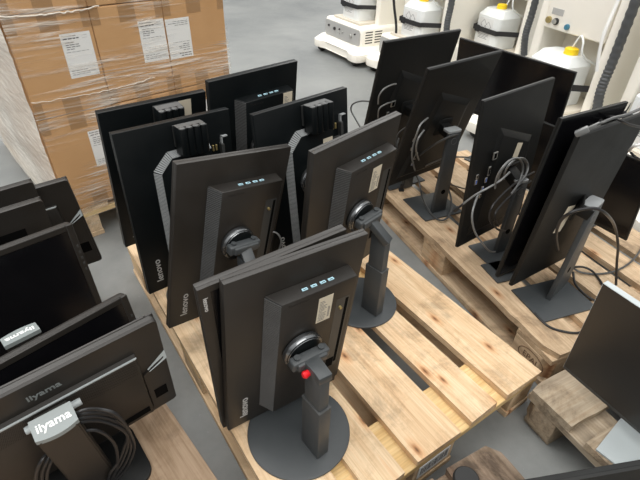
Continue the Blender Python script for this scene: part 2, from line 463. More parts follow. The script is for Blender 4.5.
# ------------------------------------------------------------------ cartons
boxroot = T(BX, BY, 0) @ Matrix.Rotation(bu, 4, 'Z')     # local x along the front, y into the stack, z up
Ws = (.2645, .2645, .2645)
LAY = ((.1445, .3865), (.5325, .3355), (.8695, .335))
def carton_mesh(wd, dp, h):
    def f():
        bm = bmesh.new(); box(bm, 0, wd, 0, dp, 0, h, .004, 2)
        return mesh('carton_body', bm, M['card'])
    return cached(('carton', wd, dp, h), f)
def tape_mesh(a, b_, h):
    def f():
        bm = bmesh.new(); box(bm, a, b_, -.0006, .0002, 0, h)
        return mesh('tape_strip', bm, M['tape'])
    return cached(('tape', a, b_, h), f)
def label_meshes():
    def f():
        bm = bmesh.new(); box(bm, 0, .1, -.0004, .0004, 0, .147)
        return mesh('sticker', bm, M['paper'])
    def g():
        bm = bmesh.new(); rnd = random.Random(3)
        for z, n, hgt in ((.137, 3, .003), (.128, 4, .0035), (.117, 2, .002), (.109, 3, .0022), (.102, 3, .0022), (.095, 2, .0022), (.086, 6, .0012), (.024, 4, .0015), (.017, 5, .0015), (.011, 4, .0012)):
            x = .008 if n > 3 else .012
            for _ in range(n):
                ln = rnd.uniform(.008, .016)
                if x + ln > .094: break
                box(bm, x, x + ln, -.0007, -.0004, z, z + hgt); x += ln + .003
        box(bm, .006, .010, -.0007, -.0004, .137, .1415)
        box(bm, .072, .088, -.0007, -.0004, .128, .1285); box(bm, .072, .088, -.0007, -.0004, .136, .1365)
        return mesh('sticker_print', bm, M['print'])
    return cached('lab', f), cached('labp', g)
PLACE = ['left', 'middle', 'right']; LN = ['bottom', 'second', 'top']
for li, (z0, h) in enumerate(LAY):
    for row in (0, 1):
        for k in range(3):
            x0 = .265 * k
            if row == 1 and k > 0 and li < 2: pass
            lab = 'brown carton in the %s layer of the wrapped stack, %s of its %s row' % (LN[li], PLACE[k], 'front' if row == 0 else 'back')
            cr = empty('carton', boxroot @ T(x0 + .0005, row * .585, z0), lab, 'box', 'cartons stacked on the wrapped pallet')
            part('carton_body', carton_mesh(.2635, .58, h - .001), cr)
            if row == 0:
                for (a, b_) in ((.098, .158), (.0015, .03), (.234, .262)):
                    t1 = part('packing_tape', tape_mesh(a, b_, .055), cr, T(0, 0, h - .058)); t2 = part('packing_tape', tape_mesh(a, b_, .055), cr, T(0, 0, .002))
                sm, pm_ = label_meshes()
                spots = {(0, 0): (.150, .305 - .1445 , 0), (0, 1): (.15, .17, 0), (0, 2): (.05, .17, 0), (1, 0): (.150, .6505 - .5325, 0), (1, 1): (.160, .6575 - .5325, 0), (1, 2): (.0015, .6515 - .5325, 1)}
                if (li, k) in spots:
                    lx, lz, flip = spots[(li, k)]
                    m4 = T(lx, 0, lz) if not flip else T(lx + .1, 0, lz + .147) @ Matrix.Rotation(PI, 4, 'Y')
                    s_ = part('shipping_label', sm, cr, m4); s_['label'] = 'white printed shipping label' + (', upside down' if flip else '')
                    part('label_print', pm_, s_)
# stretch film around the stack: a loose thin skin, thicker on the left flank
def film_sheet(p0, p1, z0, z1, nx, nz, amp, m, nrm):
    bm = bmesh.new(); g = []
    for i in range(nx + 1):
        row = []
        for j in range(nz + 1):
            t = i / nx; z = z0 + (z1 - z0) * j / nz
            e = 1 if 0 < i < nx else .4
            d = amp * e * (.5 + .5 * math.sin(7 * t + 9 * z) * math.cos(23 * z + 3 * t)) + amp * .3 * random.random()
            dz = -.012 * math.sin(PI * t) * (1 - abs(2 * j / nz - 1))
            row.append(bm.verts.new((p0[0] + (p1[0] - p0[0]) * t + nrm[0] * d, p0[1] + (p1[1] - p0[1]) * t + nrm[1] * d, z + dz)))
        g.append(row)
    for i in range(nx):
        for j in range(nz): bm.faces.new([g[i][j], g[i + 1][j], g[i + 1][j + 1], g[i][j + 1]])
    return bm
fr = empty('stretch_film', boxroot, 'shiny clear stretch film wound around the stack of cartons', 'plastic film')
bm = film_sheet((-.004, -.0025), (.80, -.0025), .06, 1.21, 30, 60, .006, None, (0, -1))
part('front_film', mesh('film', bm, M['film'], True), fr)
bm = film_sheet((-.004, -.0025), (-.004, 1.17), .05, 1.21, 40, 60, .010, None, (-1, 0))
part('side_film', mesh('film', bm, M['film_dense'], True), fr)
# twisted ridges of film at the layer joints
bm = bmesh.new()
def ridge(z, x0, x1, y, amp, r):
    n = 26
    tube(bm, [(x0 + (x1 - x0) * i / n, y - .003 + random.uniform(-.001, .001), z + random.uniform(-amp, amp) - .010 * math.sin(PI * i / n)) for i in range(n + 1)], r, 5, 3)
ridge(.872, -.004, .30, -.006, .003, .0022)
part('film_ridge', mesh('film_ridge', bm, M['film_dense'], True), fr)
bm = bmesh.new(); ridge(.600, .0, .45, -.006, .003, .0012)
part('film_ridge', mesh('film_ridge', bm, M['film_dense'], True), fr)

# ------------------------------------------------------------------ machines
def can_mesh():
    bm = bmesh.new()
    prism_z(bm, rrect(.25, .20, .035, 5), 0, .20, 0)
    prism_z(bm, rrect(.25, .20, .035, 5), .20, .245, 0, taper=rrect(.19, .13, .03, 5))
    bmesh.ops.remove_doubles(bm, verts=bm.verts, dist=.0001)
    return mesh('canister', bm, M['can'], True)
def cap_mesh():
    bm = bmesh.new(); seg = 36
    prof = [(0, .03), (.026, .03), (.032, .026), (.034, .0), (0, 0)]
    lathe(bm, prof, seg)
    for v_ in bm.verts:
        rr = math.hypot(v_.co.x, v_.co.y)
        if rr > .03:
            a = math.atan2(v_.co.y, v_.co.x); k = 1 + .05 * (1 if int(round(a / (2 * PI) * seg)) % 2 else 0)
            v_.co.x *= k; v_.co.y *= k
    return mesh('cap', bm, M['yellow'], True)
MACH = []
def machine(cx, cy, yaw, label, clabel, ph):
    """cx,cy: under the canister; yaw of the front panel; ports only where they can be seen"""
    root = empty('floor_robot', T(cx, cy, 0) @ rz(yaw), label, 'machine', 'cream machines lined up at the back')
    def base():
        bm = bmesh.new()
        # skirt with two front lobes over the wheels
        pl = [(-.35, -.21), (-.335, -.25), (-.29, -.265), (-.22, -.255), (-.17, -.225), (.17, -.225), (.22, -.255), (.29, -.265), (.335, -.25), (.35, -.21), (.34, .42), (.30, .48), (-.30, .48), (-.34, .42)]
        prism_z(bm, pl, .045, .105, .006)
        prism_z(bm, pl, .105, .15, 0, taper=[(x * .88, y * .86 + .02) for x, y in pl])
        return mesh('base_skirt', bm, M['cream'], True)
    part('base_skirt', cached('mb', base), root)
    def wheel():
        bm = bmesh.new(); lathe(bm, [(0, -.02), (.04, -.02), (.044, -.012), (.044, .012), (.04, .02), (0, .02)], 28, Matrix.Rotation(R(90), 4, 'Y'))
        return mesh('wheel', bm, M['rubber'], True)
    for x, y in ((-.27, -.20), (.27, -.20), (-.26, .38), (.26, .38)): part('wheel', cached('mw', wheel), root, T(x, y, .0445))
    def low():
        bm = bmesh.new(); box(bm, -.285, .285, -.17, .42, .12, .30, .03, 4); return mesh('lower_housing', bm, M['cream'], True)
    hs = part('lower_housing', cached('ml', low), root)
    def pan():
        bm = bmesh.new(); prism(bm, rrect(.53, .125, .025, 5, 0, .215), -.176, -.168); return mesh('control_panel', bm, M['panel_grey'], True)
    cp = part('control_panel', cached('mp', pan), root); cp['label'] = 'grey panel with sockets and knobs'
    def knob(r, mt, key):
        def f():
            bm = bmesh.new(); lathe(bm, [(0, .012), (r * .9, .012), (r, .008), (r, 0), (0, 0)], 18, Matrix.Rotation(R(90), 4, 'X')); return mesh('knob', bm, M[mt], True)
        return cached(key, f)
    for x, z, r, mt in ((-.13, .235, .009, 'rubber'), (-.07, .225, .013, 'rubber'), (-.02, .235, .006, 'rubber'), (-.02, .205, .006, 'metal'), (.01, .22, .007, 'metal'), (.09, .215, .015, 'metal'), (.13, .24, .006, 'rubber')):
        part('socket', knob(r, mt, ('k', r, mt)), cp, T(x * 1.55, -.176, z))
    def vents():
        bm = bmesh.new()
        for c in (-.07, .03):
            for k in range(5): box(bm, .2838, .2858, c - .06, c + .015, .175 + k * .021, .183 + k * .021)
        return mesh('vent_slots', bm, M['hole'])
    part('vent_slots', cached('mv', vents), root)
    def body():
        bm = bmesh.new()
        box(bm, -.255, -.195, .02, .42, .29, 1.35, .015, 3); box(bm, .195, .255, .02, .42, .29, 1.35, .015, 3)
        box(bm, -.20, .20, .20, .41, .29, 1.35, .01, 2)
        return mesh('column_housing', bm, M['cream'], True)
    part('column_housing', cached('mc', body), root)
    def shelf():
        bm = bmesh.new(); box(bm, -.194, .194, -.135, .199, .3005, .318, .003, 1); return mesh('shelf', bm, M['cream_dark'])
    part('shelf', cached('ms', shelf), root)
    def fpan():
        bm = bmesh.new(); box(bm, -.193, .193, .012, .199, .645, 1.34, .008, 3); return mesh('upper_panel', bm, M['cream'], True)
    up_ = part('upper_panel', cached('mf', fpan), root)
    def plate():
        bm = bmesh.new(); box(bm, -.16, -.085, .010, .0125, .715, .745, .0005, 1); return mesh('name_plate', bm, M['panel_grey'])
    part('name_plate', cached('mn', plate), up_)
    part('hose_fitting', knob(.017, 'brass', 'fb'), up_, T(-.165, .0115, .685))
    part('hose_fitting', knob(.017, 'rubber', 'fr'), up_, T(-.115, .0115, .685))
    part('hose_fitting', knob(.012, 'metal', 'fm'), up_, T(-.115, .0025, .685))
    part('hose_fitting', knob(.014, 'blue', 'fbl'), up_, T(-.035, .0115, .675))
    def strap():
        bm = bmesh.new(); n = 24; z = .43; rows = []
        pts = [(-.20, .03)] + [(-.132, -.09)] + [(-.125 + .25 * i / n, -.113 - .004 * math.sin(PI * i / n)) for i in range(n + 1)] + [(.132, -.09), (.205, .03)]
        for x, y in pts: rows.append([bm.verts.new((x, y, z - .016)), bm.verts.new((x, y - .002, z - .016)), bm.verts.new((x, y - .002, z + .016)), bm.verts.new((x, y, z + .016))])
        for a, b_ in zip(rows, rows[1:]):
            for j in range(4): bm.faces.new([a[j], a[(j + 1) % 4], b_[(j + 1) % 4], b_[j]])
        bm.faces.new(rows[0]); bm.faces.new(rows[-1])
        box(bm, -.10, -.05, -.122, -.112, .405, .45, .003, 1)
        return mesh('strap', bm, M['strap'])
    part('strap', cached('mst', strap), root)
    def hose():
        bm = bmesh.new()
        tube(bm, [(.30, .02, .32), (.285, .0, .45), (.28, .01, .6), (.285, .0, .9), (.28, .01, 1.3)], .022, 14, 26, lambda i: 1 + .08 * math.sin(i * 1.9))
        return mesh('corrugated_hose', bm, M['hose'], True)
    if ph: part('corrugated_hose', cached('mh', hose), root)
    def tub():
        bm = bmesh.new(); tube(bm, [(.045, .0, .60), (.07, .0, .655), (.11, -.02, .64), (.125, .0, .57), (.13, .17, .50)], .005, 8, 8); return mesh('clear_tube', bm, M['can'], True)
    part('clear_tube', cached('mt', tub), root)
    # the canister standing on the shelf
    c = empty('canister', T(cx, cy, .3185) @ rz(yaw), clabel, 'canister', 'white canisters on the machines')
    part('canister_body', cached('cb', can_mesh), c, T(0, 0, 0))
    part('screw_cap', cached('cc', cap_mesh), c, T(.045 if ph == 3 else 0, 0, .2455))
    def lab():
        bm = bmesh.new(); prism(bm, [(-.085, .02), (.06, .02), (.06, .185), (-.085, .185)], -.1012, -.1); return mesh('canister_label', bm, M['paper'])
    l_ = part('canister_label', cached('cl', lab), c)
    def diamonds():
        bm = bmesh.new()
        for (x, z, s_) in ((-.035, .145, .030), (.015, .135, .030)):
            pts = [(x, z + s_), (x + s_, z), (x, z - s_), (x - s_, z), (x, z + s_)]
            for a, b_ in zip(pts, pts[1:]):
                tube(bm, [(a[0], -.1014, a[1]), (b_[0], -.1014, b_[1])], .0012, 4, 0)
        for k in range(5): box(bm, -.07, random.uniform(-.01, .045), -.1016, -.1012, .05 + k * .009, .0525 + k * .009)
        return mesh('label_print', bm, M['print'])
    part('label_print', cached('cd', diamonds), l_)
    MACH.append(root)
    return root
machine(.28, 4.45, -57, 'cream machine farthest left, its grey socket panel and side vents in full view', 'white canister strapped to the machine farthest left', 0)
machine(.72, 3.86, -60, 'cream machine just behind the rearmost left screen, beside the one farthest left', 'white canister with yellow cap, right behind the farthest-left monitor of the right pallet', 1)
machine(1.24, 3.66, -66, 'cream machine in the middle of the row, left of the one with a blue fitting', 'yellowish white canister with a hazard label, third from the left', 2)
machine(1.24, 2.555, -66, 'cream machine with brass, black and blue fittings, above the screens', 'white canister directly below the brass and blue fittings', 3)
machine(1.50, 1.975, -66, 'cream machine cut by the right picture edge', 'white canister cut by the right picture edge', 4)
# ------------------------------------------------------------------ the pivoted office monitors (middle pallet)
LW, LH = .327, .51
def lv_shell(mk='black'):
    bm = bmesh.new()
    box(bm, -LW / 2, LW / 2, 0, .0121, 0, LH, .0012, 2)
    return mesh('back_cover', bm, [M[mk]], True)
def lv_bezel(mk='black'):
    bm = bmesh.new(); y0, y1 = .0122, .020
    b = .016
    # landscape bottom bezel is wider and lies on the left seen from behind
    L, Rr, B, Tt = -LW / 2, LW / 2, 0, LH
    li, ri, bi, ti = L + .024, Rr - b, B + b, Tt - b
    for q in ((L, li, B, Tt), (ri, Rr, B, Tt), (li, ri, B, bi), (li, ri, ti, Tt)): box(bm, q[0], q[1], y0, y1, q[2], q[3], .0004, 1)
    return mesh('front_bezel', bm, [M[mk]], True)
def lv_screen():
    bm = bmesh.new(); box(bm, -LW / 2 + .0242, LW / 2 - .0162, .0125, .0180, .0162, LH - .0162); return mesh('screen', bm, [M['screen']])
HX0, HX1, HZ0, HZ1, HD = -.080, .125, .050, .440, .036
SLX = .019
def lv_hump(cut, mk='black'):
    def f():
        bm = bmesh.new()
        X1 = .090 if cut else HX1; Z1 = .430 if cut else HZ1
        pl = [(HX0, HZ0), (X1, HZ0), (X1, Z1), (HX0 + cut, Z1), (HX0, Z1 - cut)] if cut else [(HX0, HZ0), (X1, HZ0), (X1, Z1), (HX0, Z1)]
        tp = [(HX0 + .014, HZ0 + .004), (X1 - .003, HZ0 + .004), (X1 - .003, Z1 - .012), (HX0 + cut + .004, Z1 - .012), (HX0 + .014, Z1 - cut - .004)] if cut else [(HX0 + SLX, HZ0 + .004), (X1 - .003, HZ0 + .004), (X1 - .003, Z1 - .003), (HX0 + SLX, Z1 - .003)]
        prism(bm, tp, -HD, 0, taper=pl, bev=.0015, seg=1)
        if not cut:
            # recessed channel on the right, walled
            pass
        return mesh('rear_housing', bm, M[mk], True)
    return cached(('hump', cut, mk), f)
def slab(bm, q, off, th):
    """q: two points on the panel edge and two on the raised edge (x, y, z); a thin slab lifted off the face"""
    p = [Vector(c) for c in q]; n = (p[1] - p[0]).cross(p[3] - p[0]).normalized()
    if n.y > 0: n = -n
    lo = [bm.verts.new(c + n * off) for c in p]; hi = [bm.verts.new(c + n * (off + th)) for c in p]
    bm.faces.new(lo); bm.faces.new(hi[::-1])
    for i in range(4): bm.faces.new([lo[i], lo[(i + 1) % 4], hi[(i + 1) % 4], hi[i]])
def lv_vent(cut):
    def f():
        SLX = .014 if cut else .019
        bm = bmesh.new()
        def run(a0, a1, b0, b1, n):
            # a: along the panel edge, b: along the raised edge
            A0, A1, B0, B1 = map(Vector, (a0, a1, b0, b1))
            slab(bm, (A0, A1, B1, B0), .0002, .0004); nb = len(bm.faces)
            for i in range(n):
                t0 = (i + .2) / n; t1 = (i + .78) / n
                L = lambda P, Q, t: P + (Q - P) * t
                a_, b_, c_, d_ = L(A0, A1, t0), L(A0, A1, t1), L(B0, B1, t1), L(B0, B1, t0)
                slab(bm, (a_, b_, c_, d_), .0006, .0012)
            bm.faces.ensure_lookup_table()
            for k in range(nb - 6, nb): bm.faces[k].material_index = 1
        Z1 = .430 if cut else HZ1
        run((HX0, -.001, HZ0 + .004), (HX0, -.001, Z1 - cut - .002), (HX0 + SLX, -HD + .001, HZ0 + .006), (HX0 + SLX, -HD + .001, Z1 - cut - .004), 74)
        if cut:
            run((HX0, -.001, Z1 - cut), (HX0 + cut, -.001, Z1), (HX0 + SLX, -HD + .001, Z1 - cut - .004), (HX0 + cut + .004, -HD + .001, Z1 - .012), 10)
            run((HX0 + cut, -.001, Z1), (.089, -.001, Z1), (HX0 + cut + .004, -HD + .001, Z1 - .012), (.086, -HD + .001, Z1 - .012), 34)
        return mesh('vent_strip', bm, [M['vent_light'] if cut else M['vent'], M['black_gloss']])
    return cached(('vent', cut), f)
def lv_details():
    def bay():
        bm = bmesh.new(); box(bm, .076, .112, -HD - .0003, -HD + .004, .135, .385, mi=0); box(bm, .101, .109, -HD - .0005, -HD + .004, .150, .380, mi=1); box(bm, .078, .100, -HD - .0005, -HD + .004, .137, .172, mi=1); return mesh('port_bay', bm, [M['dark_edge'], M['hole']])
    def rail():
        bm = bmesh.new(); box(bm, HX1 - .004, HX1 + .005, -HD * .8, -.001, HZ0 + .02, HZ1 - .02, .001, 1)
        for k in range(4): box(bm, HX1 + .001, HX1 + .0056, -HD * .7, -HD * .45, .12 + k * .09, .127 + k * .09, 0)
        return mesh('side_rail', bm, M['dark_edge'])
    def usb():
        bm = bmesh.new(); box(bm, -.0065, .0065, -.0075, -.0015, -.001, .0012, mi=0); box(bm, -.0035, .0035, -.0062, -.0050, -.0005, .0018, mi=1)
        return mesh('usb_port', bm, [M['usb'], M['hole']])
    def lab():
        bm = bmesh.new(); box(bm, .028, .064, -HD - .0007, -HD + .0003, .335, .412); return mesh('rating_label', bm, M['cream_paper'])
    def lp():
        bm = bmesh.new(); z = .34
        rnd = random.Random(5)
        while z < .402:
            box(bm, .032, .032 + rnd.uniform(.008, .02), -HD - .001, -HD - .0006, z, z + .0012); z += .0045
        for k in range(12): box(bm, .055, .060, -HD - .001, -HD - .0006, .345 + k * .0028, .3462 + k * .0028)
        return mesh('label_print', bm, M['print'])
    return bay, rail, usb, lab, lp
def lv_disc():
    bm = bmesh.new()
    lathe(bm, [(0, .026), (.036, .026), (.045, .020), (.047, .012), (.045, 0), (0, 0)], 56, Matrix.Rotation(R(90), 4, 'X'))
    return mesh('swivel_disc', bm, M['black_gloss'], True)
def lv_ring():
    bm = bmesh.new()
    lathe(bm, [(.0425, .0222), (.0475, .0165), (.0485, .010), (.0475, .004), (.0455, .004), (.0455, .019), (.0425, .0222)], 56, Matrix.Rotation(R(90), 4, 'X'))
    return mesh('swivel_ring', bm, M['rim'], True)
def lv_tee():
    bm = bmesh.new()
    box(bm, -.046, .046, -.020, .004, -.013, .013, .005, 3)
    box(bm, -.036, .036, -.026, -.012, -.010, .010, .003, 2)
    for s in (-1, 1):
        lathe(bm, [(0, .004), (.007, .004), (.007, 0), (0, 0)], 16, T(s * .03, -.006, .0135))
    return mesh('tilt_hinge', bm, M['stand'], True)
USBX = (.000, .022, .044, .064)
def lenovo(name_label, kind, x, y, z, yaw, tilt, roll, base=None, col=None, colyaw=None, facing='back', r=.115, swash=True, group='pivoted office monitors on the light pallet', logos=True, box_=False, S_=1.0, gold=False, red=False, hinge_dz=0, toplabel=False, lab_=True, labshift=(0, 0, 0), dark=False):
    if base is None:
        base = (x, y)
    rootm = T(base[0], base[1], .1445) @ Matrix.Rotation(yaw if colyaw is None else colyaw, 4, 'Z')
    root = empty('computer_monitor', rootm, name_label, 'monitor', group)
    inv = rootm.inverted()
    P = inv @ pose(x, y, z, yaw, tilt, roll)
    P = P @ T(.003, -.003, -.001)
    if facing == 'front': P = P @ T(0, .0202, 0) @ rz(180)
    if S_ != 1: P = P @ Matrix.Scale(S_, 4)
    cut = .045 if kind == 2 else 0
    mk = 'black_gloss' if (kind == 2 or dark) else 'black'  # dark: the far panel's weaker light and reflection put into a blacker plastic
    YS = Matrix.Diagonal((1, .6 if kind == 2 else 1, 1, 1)); HD = .036 * (.6 if kind == 2 else 1)
    part('back_cover', cached('lsh' + mk, lambda: lv_shell(mk)), root, P)
    bz = part('front_bezel', cached('lbz' + mk, lambda: lv_bezel(mk)), root, P)
    sc = part('screen', cached('lsc', lv_screen), root, P)
    if facing == 'front':
        # wide bezel of the landscape bottom stands on the picture's left here
        tm = cached('lvtxt_s', lambda: text_mesh('lenovo', .0135, M['logo'], bold=.0003))
        # after the half turn the wide bezel would sit right, so the panel itself is turned upside down
        o = part('logo', tm, bz, T(-LW / 2 + .012, .0202, .045) @ Matrix.Rotation(PI, 4, 'Z') @ ON_BACK @ Matrix.Rotation(R(90), 4, 'Z')); o['label'] = 'pale maker lettering'
        bz.matrix_local = P @ T(0, 0, LH / 2) @ Matrix.Rotation(PI, 4, 'Y') @ T(0, 0, -LH / 2)
        sc.matrix_local = bz.matrix_local.copy()
        return root
    h = part('rear_housing', lv_hump(cut, mk), root, P @ YS)
    part('vent_strip', lv_vent(cut), root, P @ YS)['label'] = 'grey ribbed vent strip'
    bay, rail, usb, lab, lp = lv_details()
    part('port_bay', cached('lbay', bay), h); part('side_rail', cached('lrail', rail), h)
    dl = T(.018, 0, -.022) if kind == 2 else T(*labshift)
    if lab_: l_ = part('rating_label', cached('llab', lab), root, P @ YS @ dl); part('label_print', cached('llp', lp), l_)
    if kind == 1:
        for ux in USBX: part('usb_port', cached('lusb', usb), root, P @ T(ux, -HD * .42, HZ1 - .001))['label'] = 'light blue usb socket'
        part('series_lettering', cached('ltv', lambda: text_mesh('ThinkVision', .0105, M['logo_dark'], ext=.0002)), h, T(-.022, -HD - .0001, .424) @ ON_BACK)
    o = part('logo', cached('lvtxt', lambda: text_mesh('lenovo', .029, M['logo'], bold=.0004)), root, P @ T(-.121, -.0001, .072) @ ON_BACK @ Matrix.Rotation(R(90), 4, 'Z')); o['label'] = 'pale maker lettering'
    if gold:
        def g():
            bm = bmesh.new(); lathe(bm, [(0, .006), (.0033, .006), (.004, 0), (0, 0)], 12, Matrix.Rotation(R(90), 4, 'X')); return mesh('connector', bm, M['brass'], True)
        part('connector', cached('lg', g), root, P @ T(.088, -HD, .358))['label'] = 'small brass connector'
    if box_:
        def bx_():
            bm = bmesh.new()
            # ribbed housing with rounded ribs side by side
            prof = []; n = 4; w = .078
            for i in range(n):
                for k in range(7):
                    a = PI * (1 - k / 6)
                    prof.append((-.012 + w * (i + .5 + .5 * math.cos(a) * .98) / n, -.050 - .006 * math.sin(a)))
            prof = prof + [(-.012 + w, -.012), (-.012, -.012)]
            prism_z(bm, prof[::-1], .427, .503, .0008)
            return mesh('cable_cover', bm, M['black_gloss'], True)
        cb = part('cable_cover', cached('lcb', bx_), root, P); cb['label'] = 'ribbed black cable cover'
        def caps():
            bm = bmesh.new()
            for i in range(4): lathe(bm, [(0, .0012), (.006, .0012), (.008, 0), (0, 0)], 14, T(-.012 + .078 * (i + .5) / 4, -.043, .503))
            box(bm, -.011, .065, -.036, -.013, .5028, .5036)
            return mesh('cover_top', bm, M['edge'], True)
        part('cover_top', cached('lcs', caps), cb)
        def cn():
            bm = bmesh.new(); box(bm, .098, .103, -.006, 0, .400, .418, .001, 1); box(bm, .108, .113, -.006, 0, .400, .418, .001, 1); return mesh('connector_pair', bm, M['brass'])
        part('connector_pair', cached('lcn', cn), root, P)
        def br():
            bm = bmesh.new(); box(bm, .126, .129, -.010, 0, .34, .440); box(bm, .126, .146, -.010, 0, .437, .440); return mesh('bracket', bm, M['vent_light'])
        part('bracket', cached('lbr', br), root, P)
        def fl():
            bm = bmesh.new(); box(bm, -.011, .065, -.034, -.0005, .441, .500, .001, 1); return mesh('cover_foot', bm, M['dark_edge'])
        part('cover_foot', cached('lcf', fl), cb)
    # stand
    if toplabel:
        def tl():
            bm = bmesh.new(); box(bm, .070, .112, -.0006, .0002, .415, .497); return mesh('paper_label', bm, M['cream_paper'])
        part('paper_label', cached('ltl', tl), root, P)
    hz = .278 + hinge_dz
    part('swivel_disc', cached('ldisc', lv_disc), root, P @ T(-.005, -HD, hz)); part('swivel_ring', cached('lring', lv_ring), root, P @ T(-.005, -HD, hz))['label'] = 'silvery rim'
    hm = P @ T(-.010, -HD - .034, hz + .014)
    part('tilt_hinge', cached('ltee', lv_tee), root, hm)
    if col is None: cw = pose(x, y, z, yaw, tilt, roll) @ Vector((0, -.11, .2))
    else: cw = Vector((col[0], col[1], 0))
    cl_ = inv @ Vector((cw.x, cw.y, .1445))
    hp = hm.translation
    cx, cy = cl_.x, cl_.y
    ty = .302
    def up():
        bm = bmesh.new(); box(bm, -.013, .013, -.026, .026, .012, .300, .003, 2); return mesh('column', bm, M['stand'], True)
    def sl():
        bm = bmesh.new(); box(bm, -.0165, .0165, -.031, .031, .008, .186, .003, 2); return mesh('column_sleeve', bm, M['stand'], True)
    part('column', cached('lup', up), root, T(cx, cy, 0))
    s_ = part('column_sleeve', cached('lsl', sl), root, T(cx, cy, 0))
    def rim():
        bm = bmesh.new(); box(bm, -.0168, .0168, -.0313, .0313, .1850, .1865, .0005, 1); return mesh('sleeve_rim', bm, M['edge'])
    part('sleeve_rim', cached('lrim2', rim), s_)
    # neck from the column head to the hinge
    bm = bmesh.new()
    a = Vector((cx, cy - .024, ty - .012)); b_ = Vector((hp.x, hp.y - .008, hp.z))
    d = (b_ - a); L = d.length; d.normalize()
    side = d.cross(Vector((0, 0, 1))).normalized(); upv = side.cross(d).normalized()
    fr_ = Matrix(((d.x, side.x, upv.x, a.x), (d.y, side.y, upv.y, a.y), (d.z, side.z, upv.z, a.z), (0, 0, 0, 1)))
    box(bm, -.004, L, -.0155, .0155, -.010, .010, .003, 2)
    bmesh.ops.transform(bm, matrix=fr_, verts=bm.verts)
    part('neck', mesh('neck', bm, M['stand'], True), root)
    if red:
        bm = bmesh.new(); lathe(bm, [(0, .014), (.0055, .014), (.0085, .010), (.007, 0), (0, 0)], 14, T(-.013, .012, .282) @ Matrix.Rotation(R(-90), 4, 'Y'))
        part('locking_pin', mesh('pin', bm, M['red'], True), root, T(cx, cy, 0))['label'] = 'red plastic locking pin'
    def bs(r):
        bm = bmesh.new(); lathe(bm, [(0, .0085), (r - .006, .0075), (r - .001, .0055), (r, .003), (r - .001, 0), (0, 0)], 72); return mesh('round_foot', bm, M['stand'], True)
    part('round_foot', cached(('lbs', r), lambda: bs(r)), root)
    return root
def colp(x, y, z, yaw, tilt, roll, d=.11):
    return pose(x, y, z, yaw, tilt, roll) @ Vector((0, -d, .2))
def shift(c, yaw, d):   # from the column towards the panel
    return (c.x - math.sin(yaw) * d, c.y + math.cos(yaw) * d)
A_ = (-.078, .706, .156, .604, .087, .042)
lenovo('nearest pivoted monitor on the light pallet, red pin and round foot in full view', 1, *A_, base=(-.037, .631), col=(.003, .589), colyaw=R(40), r=.125, red=True, gold=True, S_=.979)
lenovo('pivoted monitor whose screen side faces us, leaning right behind the nearest one', 1, -.094, .7255, .148, .612, .085, -.032, facing='front', S_=.988, base=(-.08, .735))
M3_ = (-.298, .991, .192, .738, .089, .169)
lenovo('brownish black pivoted monitor, tilted sideways, behind and left of the nearest pair', 1, *M3_, base=(-.222, .965), r=.105, gold=True, lab_=False)
M4_ = (-.394, 1.131, .204, .717, -.04, .031)
lenovo('black pivoted monitor with ribbed cover on its top, at the left pallet edge', 2, *M4_, base=(-.385, 1.115), r=.11, box_=True)
M4b_ = (-.551, 1.366, .199, .706, .15, .015)
lenovo('rearmost pivoted monitor on the left, partly hidden, next to the wrapped cartons', 2, *M4b_, base=(-.53, 1.335), r=.11, box_=True, toplabel=True)
M6_ = (-.246, 1.480, .255, .738, .105, -.014)
lenovo('pivoted monitor with cream label standing at the far end, against the open floor', 1, *M6_, base=(-.21, 1.44), r=.11, labshift=(.053, 0, .022), dark=True)
M7_ = (-.022, 1.232, .232, .704, -.094, -.026)
lenovo('pivoted monitor with a ribbed cover, halfway along the right side', 2, *M7_, base=(-.018, 1.235), r=.105, box_=True)
M5_ = (.0546, 1.147, .202, .818, .117, -.020)
lenovo('pivoted monitor right of the middle, its column and round foot showing', 1, *M5_, base=(.138, 1.085), col=(.17, 1.045), colyaw=R(46), r=.115, S_=1.03)

# ------------------------------------------------------------------ thin monitors of the right pallet
def thin_meshes(W, H):
    def shell():
        bm = bmesh.new(); pl = [(-W / 2, 0), (W / 2, 0), (W / 2, H), (-W / 2, H)]
        prism(bm, [(x * .985, (z - H / 2) * .99 + H / 2) for x, z in pl], .002, .0065, taper=pl, bev=0)
        prism(bm, pl, .0065, .015, bev=.0008, seg=1)
        return mesh('back_cover', bm, M['black_matt'], True)
    def hump():
        bm = bmesh.new()
        pl = [(-W * .42, H * .06), (W * .30, H * .06), (W * .30, H * .62), (-W * .22, H * .84), (-W * .24, H * .5), (-W * .42, H * .5)]
        c = (-W * .05, H * .38)
        pl = [(-W * .40, H * .06), (W * .34, H * .06), (W * .34, H * .66), (-W * .20, H * .80)]
        prism(bm, [((x - c[0]) * .8 + c[0], (z - c[1]) * .88 + c[1]) for x, z in pl], -.009, .003, taper=pl, bev=.002, seg=2)
        return mesh('rear_housing', bm, M['black_matt'], True)
    def scr():
        bm = bmesh.new(); box(bm, -W / 2 + .006, W / 2 - .006, .0145, .0156, .012, H - .006); return mesh('screen', bm, M['screen'])
    k = ('thin', W, H)
    return cached(k + (1,), shell), cached(k + (2,), hump), cached(k + (3,), scr)
def port(key, w_, h_, mt):
    def f():
        bm = bmesh.new(); box(bm, -w_ / 2, w_ / 2, -.003, .001, -h_ / 2, h_ / 2, .0006, 1, 0); box(bm, -w_ * .3, w_ * .3, -.0034, -.002, -h_ * .35, h_ * .35, mi=1)
        return mesh('port', bm, [M['metal'], M[mt]])
    return cached(key, f)
